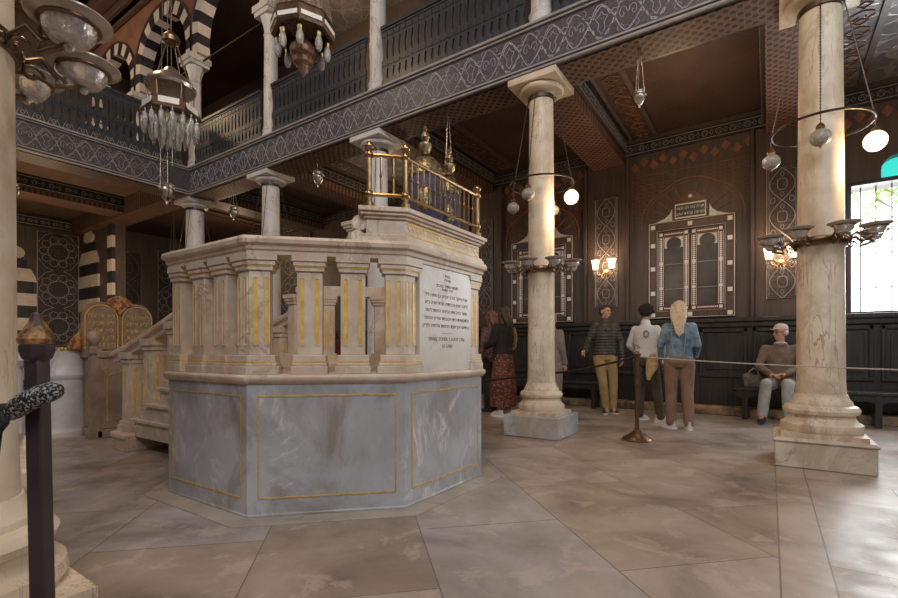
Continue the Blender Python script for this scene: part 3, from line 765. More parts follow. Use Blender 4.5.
# inscription slab with lettering
sl = MB().box(-HS+.155, HS-.155, .884, 1.63, -.06, -.004, FT(0)).build('inscription_slab', 'slab', bm, bev=.004)
T0 = FT(0, -.0035)
tb = MB()
def heb(s): return s[::-1]
rows = [(1.575,'בס״ד',.03),(1.545,'תרצ״ו',.03),(1.50,'נדבת האדון הנכבד',.032),(1.475,'לזכר נשמת',.028),
 (1.425,'אביו היקר הרב יצחק בן משה ז״ל',.036),(1.372,'ולזכר אמו הכבודה מרת שרה נ״ע',.036),(1.318,'אשר בנה את הבימה הזאת לשם',.036),(1.264,'ולתפארת בית הכנסת עזרא הסופר',.036),(1.21,'בחדש ניסן שנת חמשת אלפים לפ״ק',.036)]
for z, s, sz in rows: text_into(tb, heb(s), sz, T0 @ Matrix.Translation((0,z,0)), .0008, sx=1.15)
text_into(tb, 'ISRAEL ZOMER 7 AOUT 1.906', .036, T0 @ Matrix.Translation((0,1.115,0)), .0008)
text_into(tb, 'LE CAIRE', .034, T0 @ Matrix.Translation((0,1.065,0)), .0008)
tb.box(-.07,.07,1.158,1.1605,-.001,.001,T0)
tb.build('lettering', 'ink', sl)
# raised parapet block with gilded frieze
def block_plan(o):
    e = BX+AP+o; s2 = 1/sqrt(2)
    P3 = Vector((BX+AP+o, BY-(AP+o)*math.tan(pi/8))); tl = Vector((-s2,-s2)); n = Vector((s2,-s2))
    L = P3+tl*(.27+1.4*o); Li = L-n*(.27+1.4*o)
    return [tuple(L), tuple(P3), (e, BY+HS+o), (BX+.62-o, BY+HS+o), (BX+.62-o, Li[1]), tuple(Li)]
b = MB()
for z0, z1, o in ((1.735,1.765,.015),(1.765,1.785,.005),(1.785,1.885,-.015),(1.885,1.905,.0),(1.905,1.925,.02),(1.925,1.955,.035)): b.prism(block_plan(o), z0, z1)
pb = b.build('parapet', 'bimah', bm, bev=.004)
g = MB(); Tz = FT(0,-.0145)
for z in (1.80,1.868): g.ribbon([(-HS+.02,z),(HS-.02,z)], .018, Tz, .003)
k = 22
for i in range(k):
    x = -HS+.05+i*(2*HS-.1)/(k-1)
    g.ribbon([(x-.015,1.825),(x,1.85),(x+.015,1.825)] if i % 2 else [(x-.012,1.85),(x+.012,1.822)], .012, Tz, .002)
g.build('gilt_frieze', 'goldline', pb)
# stone scroll at the parapet's left end
sc_ = MB(); s2 = 1/sqrt(2); c0 = Vector(block_plan(0)[0])+Vector((-s2,-s2))*.05
Ts = frame((c0[0]-.02,c0[1]+.10,1.80),(s2,s2,0),(0,0,1))
sc_.lathe([(0,-.06),(.05,-.06),(.055,-.02),(.055,.02),(.05,.06),(0,.06)], (0,0,0), 16, T=Ts@Matrix.Translation((-.03,.06,0)))
sc_.lathe([(0,-.06),(.042,-.06),(.046,0),(.042,.06),(0,.06)], (0,0,0), 16, T=Ts@Matrix.Translation((-.045,-.03,0)))
sc_.build('scroll', 'bimah', bm)
# stairs
st = thing('platform_staircase', 'marble steps with gilded fluted balusters leading up to the octagonal platform', 'staircase', (-5.2,2.9,0))
XL = BX-AP
sb = MB(); NS = 5; tr = .27
for i in range(NS):
    x0 = XL-.02-(NS-1-i)*tr-tr; z1 = .884*(i+1)/(NS+.2)
    if i == 0:
        pl = [(x0+tr,2.12),(x0+tr,3.68)]+[(x0+.02-.26*sin(radians(a))+0, 3.42+.26*cos(radians(a))) for a in range(0,91,15)]+[(x0+.02-.26*sin(radians(a)), 2.38-.26*cos(radians(a))) for a in range(90,-1,-15)]
        sb.prism(pl, 0, z1-.04); pl2 = [(p[0]-(.02 if p[0] < x0+tr else 0), p[1]+(.02 if p[1] > 2.9 else -.02)) for p in pl]; sb.prism(pl2, z1-.04, z1)
    else:
        sb.box(x0, XL-.01, 2.20, 3.60, z1-.884/(NS+.2)-.02, z1-.035); sb.box(x0-.025, XL-.01, 2.17, 3.63, z1-.035, z1)
sb.build('steps', 'bimah', st, bev=.006)
def srail(yc, nm):
    b = MB(); pts = []
    for i in range(13):
        t = i/12; x = -6.06+(XL+.04+6.06)*t; z = 1.0+.16*t+.36*t**1.25; pts.append((x,z))
    prof = [(-.115,-.03),(-.115,.0),(-.09,.03),(.09,.03),(.115,0),(.115,-.03),(.08,-.05),(.08,-.10),(-.08,-.10),(-.08,-.05)]
    vs = []; n = len(prof)
    for x, z in pts: vs += [(x, yc+p, z+q) for p, q in prof]
    fs = [(i*n+j, (i+1)*n+j, (i+1)*n+(j+1)%n, i*n+(j+1)%n) for i in range(12) for j in range(n)]
    fs += [tuple(range(n)), tuple(12*n+j for j in range(n))[::-1]]
    b.add(vs, fs); b.build('handrail', 'bimah', st)
    for j, x in enumerate((-5.72,-5.22,-4.72)):
        t = (x+6.06)/(XL+.04+6.06); zt = 1.0+.16*t+.36*t**1.25-.09
        i0 = min(NS-1, int((x-(XL-.02-NS*tr))/tr)); z0 = .884*(i0+1)/(NS+.2)
        h = .09; q = MB()
        for a, c, o in ((z0,z0+.07,.035),(z0+.07,z0+.11,.02),(z0+.11,zt-.09,0),(zt-.09,zt-.04,.012),(zt-.04,zt+.03,.03)): q.box(x-h-o,x+h+o,yc-h-o,yc+h+o,a,c)
        p = q.build('stair_pier', 'bimah', st, bev=.004)
        flutes(p, frame((x,yc-h,0),(1,0,0),(0,0,1)), [-.036,.036], z0+.18, zt-.14)
        flutes(p, frame((x+h,yc,0),(0,1,0),(0,0,1)), [-.036,.036], z0+.18, zt-.14)
srail(2.33, 0); srail(3.47, 1)

# brass guard rail on the parapet
gr = thing('brass_railing', 'polished brass guard rail with ball-topped posts on the platform parapet', 'railing', (-2.0,2.9,1.955))
s2 = 1/sqrt(2)
Pc = Vector((BX+AP-.02, BY-HS+.02, 0)); Pa = Pc+Vector((-s2,-s2,0))*.235; Pb = Vector((-1.985,3.33,0))
def bpost(p, h=.40):
    b = MB().lathe([(.0,1.955),(.03,1.955),(.03,1.99),(.018,2.0),(.018,1.955+h-.06),(.024,1.955+h-.055),(.024,1.955+h-.045),(.012,1.955+h-.03)], (p[0],p[1],0), 14)
    b.ball((p[0],p[1],1.955+h), .032, 14); b.ball((p[0],p[1],2.045), .03, 12); b.ball((p[0],p[1],2.30), .03, 12)
    b.build('post', 'brass', gr)
for p in (Pa, Pc, Pb): bpost(p)
b = MB()
for a, c in ((Pa,Pc),(Pc,Pb)):
    for z in (2.045, 2.30): b.tube((a[0],a[1],z),(c[0],c[1],z), .013)
b.build('rail', 'brass', gr)
for a, c, n in ((Pa,Pc,3),(Pc,Pb,14)):
    for i in range(1,n):
        p = a.lerp(c, i/n); b = MB().tube((p[0],p[1],2.04),(p[0],p[1],2.30), .0075, n=8).ball((p[0],p[1],2.17),(.012,.012,.02),8); b.build('rod', 'brass', gr)

# scroll cases
def tik(x, y, w, h, label):
    t = thing('scroll_case', label, 'torah case', (x,y,1.955), 'velvet scroll cases on the platform')
    z0 = 1.955; s = w/2
    MB().loft([(x,y,z0,s*.9,s*.9),(x,y,z0+.03,s,s),(x,y,z0+h*.74,s,s),(x,y,z0+h*.76,s*.97,s*.97)], 20).build('mantle', 'velvet', t)
    b = MB().lathe([(s*1.04,h*.70),(s*1.09,h*.72),(s*1.05,h*.78),(s*1.0,h*.82),(s*.85,h*.90),(s*.55,h*.97),(.03,h),(0,h)], (x,y,z0), 20)
    for i in range(10):
        a = i*pi/5; b.ball((x+s*1.03*cos(a), y+s*1.03*sin(a), z0+h*.78), .014, 8)
    b.build('crown', 'gilt', t)
    b = MB().lathe([(.02,h),(.045,h+.01),(.03,h+.03),(.05,h+.07),(.05,h+.10),(.02,h+.12),(.035,h+.15),(.03,h+.18),(.012,h+.20),(.018,h+.215),(.004,h+.25),(0,h+.255)], (x,y,z0), 14)
    b.build('finial', 'gilt', t)
    e = MB(); T = frame((x+.0,y,0),(.83,.56,0),(0,0,1))
    e.ball((0,z0+h*.36,s*.93),(s*.42,h*.20,.015),16,T); e.build('embroidery', 'gilt', t)
    return t
tik(-2.20,2.91,.27,.57,'larger purple velvet scroll case with gilt dome and finial, behind the brass rail')
tik(-2.22,3.27,.18,.53,'smaller purple velvet scroll case right of the larger one, behind the brass rail')

# ------------------------------------------------------------------ marble ceremonial seat with tablets at the left
ar = thing('marble_reading_desk', 'brown stone desk with gilt panels beside the foot of the platform stairs', 'stone desk', (-6.75,2.6,0))
MB().box(-7.02,-6.5,2.25,3.1,.0,.10).box(-7.0,-6.53,2.28,3.08,.10,.95).box(-7.02,-6.5,2.24,3.12,.95,1.03).build('body', 'ark_marble', ar, bev=.012)
b = MB(); T = frame((-6.528,2.66,0),(0,1,0),(0,0,1))
b.ribbon([(-.30,.2),(-.30,.68)]+[(-.3+.08*(1-cos(radians(a))), .68+.08*sin(radians(a))) for a in range(0,91,30)]+[(-.1,.82),(.1,.82),(.2,.76),(.3,.68),(.3,.2)], .014, T, .006, closed=True)
T2 = frame((-6.76,2.278,0),(1,0,0),(0,0,1))
b.ribbon([(-.12,.2),(.12,.2),(.12,.66),(-.12,.66)], .012, T2, .006, closed=True); b.ribbon(arc(0,.78,.06,0,340), .012, T2, .006, closed=True)
b.build('gilt_panel_line', 'goldline', ar)
b = MB().box(-6.64,-6.50,2.18,2.30,0,.12).box(-6.62,-6.52,2.20,2.29,.12,1.0).box(-6.65,-6.49,2.17,2.3,1.0,1.06).lathe([(.045,1.06),(.03,1.09),(.05,1.12),(.075,1.16),(.08,1.20),(.06,1.25),(0,1.275)], (-6.57,2.24,0), 18)
b.build('corner_post', 'ark_marble', ar)
tb_ = thing('stone_tablets', 'carved double arched stone tablets with painted red cresting above the stone desk', 'tablets', (-6.95,2.62,1.03))
T = frame((-6.93,2.64,1.03),(0,1,0),(0,0,1))
outl = [(-.50,0),(-.50,.10),(-.42,.16),(-.40,.36)]+[(-.20+.2*cos(radians(a)), .42+.2*sin(radians(a))) for a in range(170,60,-15)]+[(-.07,.66),(0,.70),(.07,.66)]+[(.20+.2*cos(radians(a)), .42+.2*sin(radians(a))) for a in range(120,9,-15)]+[(.40,.36),(.42,.16),(.50,.10),(.50,0)]
MB().prism(outl, -.06, 0, T).build('back', 'oak', tb_, bev=.006)
b = MB()
for s in (-.2,.2): b.prism([(s-.165,.02),(s+.165,.02),(s+.165,.40)]+[(s+.165*cos(radians(a)), .40+.165*sin(radians(a))) for a in range(15,180,15)]+[(s-.165,.40)], 0, .02, T)
tt = b.build('tablet', 'oak', tb_, bev=.004)
b = MB()
for s in (-.2,.2):
    b.ribbon([(s-.175,.02),(s-.175,.40)]+[(s+.175*cos(radians(a)), .40+.175*sin(radians(a))) for a in range(180,-1,-15)]+[(s+.175,.02)], .014, T, .03)
b.build('gilt_edge', 'goldline', tt)
b = MB(); T3 = T@Matrix.Translation((0,0,.021))
L1 = ['אנכי ה׳','לא יהיה','לא תשא','זכור את','כבד את']; L2 = ['לא תרצח','לא תנאף','לא תגנב','לא תענה','לא תחמד']
for i in range(5):
    text_into(b, heb(L1[i]), .07, T3@Matrix.Translation((.2,.44-i*.09,0)), .001, sx=1.1); text_into(b, heb(L2[i]), .07, T3@Matrix.Translation((-.2,.44-i*.09,0)), .001, sx=1.1)
b.build('lettering', 'goldline', tt)
b = MB()
b.prism([(-.15,.60),(-.05,.52),(0,.44),(.05,.52),(.15,.60),(.12,.66),(.06,.69),(0,.71),(-.06,.69),(-.12,.66)], -.03, .035, T)
b.build('cresting', 'red_paint', tb_, bev=.012)
for s in (-1,1): MB().prism([(s*.40,.02),(s*.55,.02),(s*.52,.12),(s*.42,.25)], -.03, .03, T).build('side_scroll', 'red_paint', tb_, bev=.012)
dr = thing('curved_marble_seat', 'white veined curved marble drum with a scalloped gilt rim, left of the stone desk', 'marble seat', (-7.2,2.1,0))
dc = (-7.22,2.12,0)
MB().lathe([(.0,0),(.30,0),(.30,.06),(.27,.09),(.255,.12),(.25,.68),(.275,.71),(.28,.74),(.262,.77),(.255,1.02),(.27,1.05),(.23,1.06),(.225,.80),(0,.80)], dc, 32).build('body', 'seat_marble', dr)
b = MB()
for i in range(26):
    a = i*2*pi/26; b.ball((dc[0]+.262*cos(a), dc[1]+.262*sin(a), 1.055), (.026,.026,.022), 8)
b.build('scalloped_rim', 'goldline', dr)
o = thing('volute_armrest', 'small white scrolled marble armrest behind the rope post at far left', 'armrest', (-7.9,1.9,0))
MB().path([(-7.75+.0, 1.85, .0),(-7.78,1.85,.5),(-7.8,1.85,.8),(-7.74,1.85,.98),(-7.64,1.85,1.0),(-7.61,1.85,.92),(-7.66,1.85,.87),(-7.7,1.85,.91)], [.07,.06,.055,.05,.045,.04,.035,.03], 10).build('scroll', 'seat_marble', o)

# ------------------------------------------------------------------ lamps
def chain(p0, p1, r=.006, link=.03):
    b = MB(); p0, p1 = Vector(p0), Vector(p1); L = (p1-p0).length; n = max(2,int(L/link)); pts = []; rs = []
    for i in range(n*2+1):
        pts.append(p0.lerp(p1, i/(n*2))); rs.append(r*(1.25 if i % 2 else .55))
    b.path(pts, rs, 5); return b
def light(loc, e, col=(1,.75,.48), r=.05):
    l = bpy.data.lights.new('lamp_or_fill_light', 'POINT'); l.energy = e; l.color = col; l.shadow_soft_size = r
    o = bpy.data.objects.new('lamp_or_fill_light', l); COL.objects.link(o); o.location = loc; return o
def hoop_lamp(x, y, zc, R, rs, tilt, lit, off, label, glabels, rg=.095):
    """hoop round a column, hung by four chains; globes hang from the hoop"""
    t = thing('lamp_hoop', label, 'lamp hoop', (x,y,zc), 'iron hoops hung round the columns')
    def hp(a): 
        q = Vector((R*cos(a), R*sin(a), 0)); return Vector((x+q.x, y+q.y, zc+q.x*tilt[0]+q.y*tilt[1]))
    MB().path([hp(i*2*pi/40) for i in range(40)], .012, 8, closed=True).build('hoop', 'iron', t)
    for i in range(4):
        a = off+i*pi/2; p = hp(a)
        top = (x+(rs+.02)*cos(a), y+(rs+.02)*sin(a), 4.14)
        chain(p, top).build('chain', 'iron', t)
        g = thing('globe_lamp', glabels[i], 'globe lamp', (p.x,p.y,p.z-.22), 'globe lamps hanging from the column hoops')
        gz = p.z-.13-rg
        chain((p.x,p.y,gz+rg+.03),(p.x,p.y,p.z-.012), .006, .025).build('hanging_chain', 'iron', g)
        MB().lathe([(.0,rg+.045),(.012,rg+.04),(.03,rg+.02),(.036,rg-.006),(0,rg-.006)], (p.x,p.y,gz), 14).build('cap', 'brass', g)
        if lit[i]:
            MB().ball((p.x,p.y,gz), rg, 24).build('glass_globe', 'globe_lit', g)
        else:
            MB().ball((p.x,p.y,gz), (rg*.92,rg*.92,rg*.86), 20).build('glass_globe', 'globe_off', g)
            MB().lathe([(.0,-rg*.86-.02),(.012,-rg*.86-.01),(.01,-rg*.84),(0,-rg*.84)], (p.x,p.y,gz), 10).build('drop', 'brass', g)
aR = radians(34.2)
hoop_lamp(CX[0], 5.5, 3.07, .375, .155, (0,0), [False,False,True,False], radians(176), 'thin iron hoop hanging round the cream column at the right',
  ['patterned unlit glass globe left of the right-hand column','patterned unlit glass globe in front of the right-hand column','glowing white globe right of the right-hand column','unlit glass globe behind the right-hand column'], .085)
hoop_lamp(CX[1], 5.5, 3.09, .385, .165, (0,0), [False,False,True,False], pi, 'thin iron hoop hanging round the veined middle column',
  ['pale unlit globe leftmost on the hoop of the middle column','clear unlit globe nearest on the hoop of the middle column','glowing white globe right of the middle column','unlit globe behind the middle column'], .085)
hoop_lamp(CX[3], 5.5, 3.0, .42, .165, (0,0), [False]*4, aR, 'thin hoop round the white column behind the platform', ['unlit globe right of the white column behind the platform','unlit globe behind the white column behind the platform','unlit globe left of the white column behind the platform','unlit globe in front of the white column behind the platform'])
hoop_lamp(CX[4], 5.5, 3.0, .42, .18, (0,0), [False]*4, aR, 'thin hoop round the corner column', ['unlit globe right of the corner column','unlit globe behind the corner column','unlit globe left of the corner column','unlit globe in front of the corner column'])
hoop_lamp(CX[2], 5.5, 3.0, .42, .165, (0,0), [False]*4, aR, 'thin hoop round the white column behind the brass rail', ['unlit globe right of the white column by the brass rail','unlit globe behind the white column by the brass rail','unlit globe left of the white column by the brass rail','unlit globe in front of the white column by the brass rail'])

def dish_bracket(x, y, z, rc, label, n=8, off=0., R=.45, rd=.13):
    t = thing('dish_lamp_ring', label, 'lamp ring', (x,y,z), 'rings of glass dish lamps clamped round columns')
    b = MB().lathe([(rc,-.035),(rc+.02,-.035),(rc+.028,-.02),(rc+.028,.02),(rc+.02,.035),(rc,.035)], (x,y,z), 32, closed=True)
    for i in range(40):
        a = i*2*pi/40; b.ball((x+(rc+.028)*cos(a), y+(rc+.028)*sin(a), z), .011, 6)
    b.build('clamp_band', 'bronze', t)
    for i in range(n):
        a = off+i*2*pi/n; ca, sa = cos(a), sin(a); T = frame((x,y,z),(ca,sa,0),(0,0,1))
        arm = MB().path([(rc+.02,0,0),(rc+.09,.045,0),(rc+.14,-.01,0),(R-.1,-.045,0),(R-.03,-.02,0),(R,.0,0)], .011, 8, T)
        arm.path([(rc+.06+.04*cos(q)*(1-k/14), -.03+.04*sin(q)*(1-k/14), 0) for k in range(12) for q in (k*.6,)], .007, 6, T)
        arm.path([(rc+.16+.035*cos(q)*(1-k/14), .03+.035*sin(q)*(1-k/14), 0) for k in range(12) for q in (k*.6+2,)], .006, 6, T)
        ao = arm.build('arm', 'bronze', t)
        cx, cy, cz = x+R*ca, y+R*sa, z+.05
        k = rd/.13
        d = MB().lathe([(.088*k,.018),(.11*k,.024),(rd*1.06,.036),(rd*1.06,.030),(.11*k,.018),(.088*k,.010)], (cx,cy,cz), 24, closed=True).build('dish_rim', 'dish_rim', t)
        MB().lathe([(.088*k,.006),(.102*k,.010),(.102*k,.022),(.088*k,.022)], (cx,cy,cz), 24, closed=True).build('dish_collar', 'bronze', t)
        MB().lathe([(.088*k,.02),(.088*k,.008),(.082*k,-.02*k),(.062*k,-.05*k),(.03*k,-.06*k),(.012,-.060*k),(.018,-.072*k),(.012,-.085*k),(0,-.092*k)], (cx,cy,cz), 20).build('glass_bowl', 'dish_glass', t)
    return t
dish_bracket(CX[0], 5.5, 2.02, .178, 'ring of glass dish lamps round the cream column at the right', 8, radians(-94+22.5), .40, .108)
dish_bracket(CX[1], 5.5, 2.03, .164, 'ring of glass dish lamps round the veined middle column', 8, radians(-67+22.5), .40, .108)
dish_bracket(-2.44, .36, 2.16, .20, 'big glass dish lamps on scrolled arms at the top left corner', 8, aR+.14, .43, .125)

# small hanging vigil lamps
def vigil(x, y, z, top, label, s=1.):
    t = thing('hanging_lamp', label, 'hanging lamp', (x,y,z), 'small chained lamps under the gallery')
    MB().lathe([(0,-.11*s),(.012*s,-.10*s),(.012*s,-.08*s),(.03*s,-.06*s),(.055*s,-.02*s),(.06*s,.02*s),(.045*s,.045*s),(.05*s,.07*s),(.056*s,.075*s),(.05*s,.08*s),(.04*s,.05*s),(0,.04*s)], (x,y,z), 14).build('bowl', 'silver', t)
    for i in range(3):
        a = i*2*pi/3+.5; chain((x+.055*s*cos(a), y+.055*s*sin(a), z+.05*s), (x+.01*cos(a), y+.01*sin(a), top), .0045, .025).build('chain', 'silver', t)
        MB().ball((x+.062*s*cos(a), y+.062*s*sin(a), z+.035*s), .014*s, 8).build('knob', 'silver', t)
vigil(-1.18,5.45,3.80,4.335,'silver lamp on three chains under the lattice beam between the two near columns')
vigil(-6.43,5.45,4.00,4.335,'silver lamp hanging in front of the blue-grey ceiling above the platform', 1.5)
vigil(-8.97,5.45,3.82,4.335,'silver lamp hanging between the two leftmost white columns', 1.5)
vigil(-3.72,5.45,3.60,4.335,'chained lamp hanging behind the velvet scroll cases', 1.)
vigil(-13.2,6.3,3.6,4.88,'small pale lamp in front of the far dark wall', 1.5)
vigil(-11.3,2.6,3.9,4.88,'cluster lamp hanging at the far left beside the near column', 2.)

# big crystal lantern
def crystal(x, y, zb):
    t = thing('crystal_lantern', 'domed metal lantern with glass prisms hanging before the corner of the galleries', 'chandelier', (x,y,zb))
    z = zb
    MB().lathe([(.225,.66),(.235,.69),(.215,.73),(.14,.79),(.09,.81),(.06,.86),(.03,.88),(0,.89)], (x,y,z), 24).build('dome', 'silver', t)
    b = MB().lathe([(.22,.40),(.27,.41),(.275,.43),(.24,.52),(.20,.53),(.19,.42)], (x,y,z), 6, closed=True)
    b.build('band', 'bronze', t, smooth=False)
    b = MB()
    for i in range(6):
        a = i*pi/3+pi/6; T = frame((x+.222*cos(a), y+.222*sin(a), z+.467),(-sin(a),cos(a),0),(0,0,1)); b.box(-.09,.09,-.03,.03,0,.012,T)
    b.build('glass_plate', 'pearl', t)
    for i in range(6):
        a = i*pi/3; b = MB(); b.tube((x+.20*cos(a),y+.20*sin(a),z+.5),(x+.215*cos(a),y+.215*sin(a),z+.68), .008); b.build('strut', 'bronze', t)
    for ring, (R, n, zt, h) in enumerate(((.24,16,.41,.20),(.16,12,.40,.27),(.08,7,.40,.31))):
        for i in range(n):
            a = i*2*pi/n+ring*.2; px, py = x+R*cos(a), y+R*sin(a)
            MB().lathe([(0,zt-h),(.012,zt-h+.02),(.026,zt-h*.55),(.022,zt-.05),(.006,zt-.03),(.006,zt),(0,zt)], (px,py,z), 6).build('prism', 'glass', t, smooth=False)
    b = MB()
    for i in range(4):
        a = i*pi/2+.4; b.path([(x+.03*cos(a),y+.03*sin(a),z+.1),(x+.02*cos(a),y+.02*sin(a),z-.2),(x+.035*cos(a),y+.035*sin(a),z-.36)], .004, 5); b.ball((x+.035*cos(a),y+.035*sin(a),z-.37),.016,8)
    b.build('tail_chain', 'iron', t)
    for i in range(4):
        a = i*pi/2+.5; chain((x+.20*cos(a),y+.20*sin(a),z+.70),(x+.05*cos(a),y+.05*sin(a),z+1.13), .008, .03).build('chain', 'bronze', t)
    MB().lathe([(.03,1.10),(.08,1.12),(.085,1.16),(.05,1.20),(.03,1.22)], (x,y,z), 16).build('crown', 'bronze', t)
    chain((x,y,z+1.2),(x,y,10.4), .007, .06).build('chain', 'iron', t)
crystal(-4.74,2.24,2.86); bpy.data.objects['crystal_lantern'].scale = (.94,.94,1)
vigil(-7.1,3.3,3.28,10.4,'silver cup lamp cluster hanging just under the crystal lantern', 1.6)
# octagonal pierced lantern with egg lamps
def octa(x, y, zb):
    t = thing('octagonal_lantern', 'octagonal pierced brass lantern with hanging egg-shaped lamps at the top of the picture', 'chandelier', (x,y,zb))
    b = MB().lathe([(.24,.36),(.245,.38),(.20,.72),(.15,1.0),(.09,1.15),(.03,1.2)], (x,y,zb), 8).build('shade', ornament('pierced_brass', (.10,.07,.055), (.34,.25,.19), 30, .12, .4, (.14,.10,.08), .6, .05, .8), t, smooth=False)
    MB().lathe([(.22,.24),(.255,.24),(.262,.26),(.262,.36),(.25,.385),(.22,.385)], (x,y,zb), 8, closed=True).build('band', 'bronze', t, smooth=False)
    b = MB()
    for i in range(8):
        a = i*pi/4+pi/8; T = frame((x+.243*cos(a), y+.243*sin(a), zb+.29),(-sin(a),cos(a),0),(0,0,1)); b.box(-.085,.085,-.018,.018,0,.006,T)
    b.build('pearl_strip', 'pearl', t)
    MB().lathe([(0,-.10),(.012,-.09),(.02,-.07),(.035,-.04),(.05,0),(.08,.02),(.085,.05),(.075,.07),(.10,.09),(.11,.13),(.10,.16),(.06,.2),(.05,.24)], (x,y,zb), 20).build('turned_boss', mat('copper_boss', (.16,.09,.06), (.34,.20,.13), 30, rough=.45, metal=.6, bmp=.6), t)
    for i in range(8):
        a = i*pi/4; R = .20
        zz = zb+.12
        g = MB().ball((x+R*cos(a), y+R*sin(a), zz), (.032,.032,.068), 12).build('egg_lamp', 'globe_off', t)
        MB().lathe([(.0,.06),(.02,.055),(.024,.09),(.008,.11),(.006,.15),(0,.15)], (x+R*cos(a), y+R*sin(a), zz), 10).build('socket', 'brass', g)
    chain((x,y,zb+1.2),(x,y,10.4), .008, .06).build('chain', 'iron', t)
octa(-3.27,2.61,3.44)

# wall sconces
def sconce(x, label, z=2.5):
    y = WY-.10
    t = thing('wall_sconce', label, 'wall lamp', (x,WY-.06,z), 'lit sconces on the back wall')
    MB().lathe([(.0,0),(.06,0),(.05,.02),(0,.03)], (0,0,0), 16, T=frame((x,WY-.062,z),(1,0,0),(0,0,1))).build('backplate', 'brass', t)
    for s in (-1,1):
        b = MB().path([(x,y,z),(x+s*.06,y-.05,z-.06),(x+s*.12,y-.10,z-.05),(x+s*.15,y-.12,z+.01)], .009, 8); b.lathe([(0,0),(.04,.01),(.045,.02),(0,.02)], (x+s*.15,y-.12,z+.01), 12); b.build('arm', 'brass', t)
        MB().lathe([(.035,0),(.05,.03),(.055,.10),(.075,.18),(.07,.18),(.05,.10),(.03,.01)], (x+s*.15,y-.12,z+.03), 16).build('glass_shade', 'shade_lit', t)
        for q in range(7):
            a = q*2*pi/7; MB().lathe([(0,-.075),(.009,-.05),(.004,-.01),(0,0)], (x+s*.15+.042*cos(a), y-.12+.042*sin(a), z+.01), 5).build('crystal_drop', 'glass', t)
    for q in range(3): MB().lathe([(0,-.10),(.013,-.06),(.005,-.01),(0,0)], (x-.04+q*.04, y-.07, z-.05), 5).build('crystal_drop', 'glass', t)
    light((x,y-.22,z+.18), 14, (1,.62,.35), .08)
sconce(-2.53, 'lit two-shade wall lamp above the man in the green quilted jacket')
sconce(.14, 'lit wall lamp left of the right-hand column, above the seated man', 2.40)

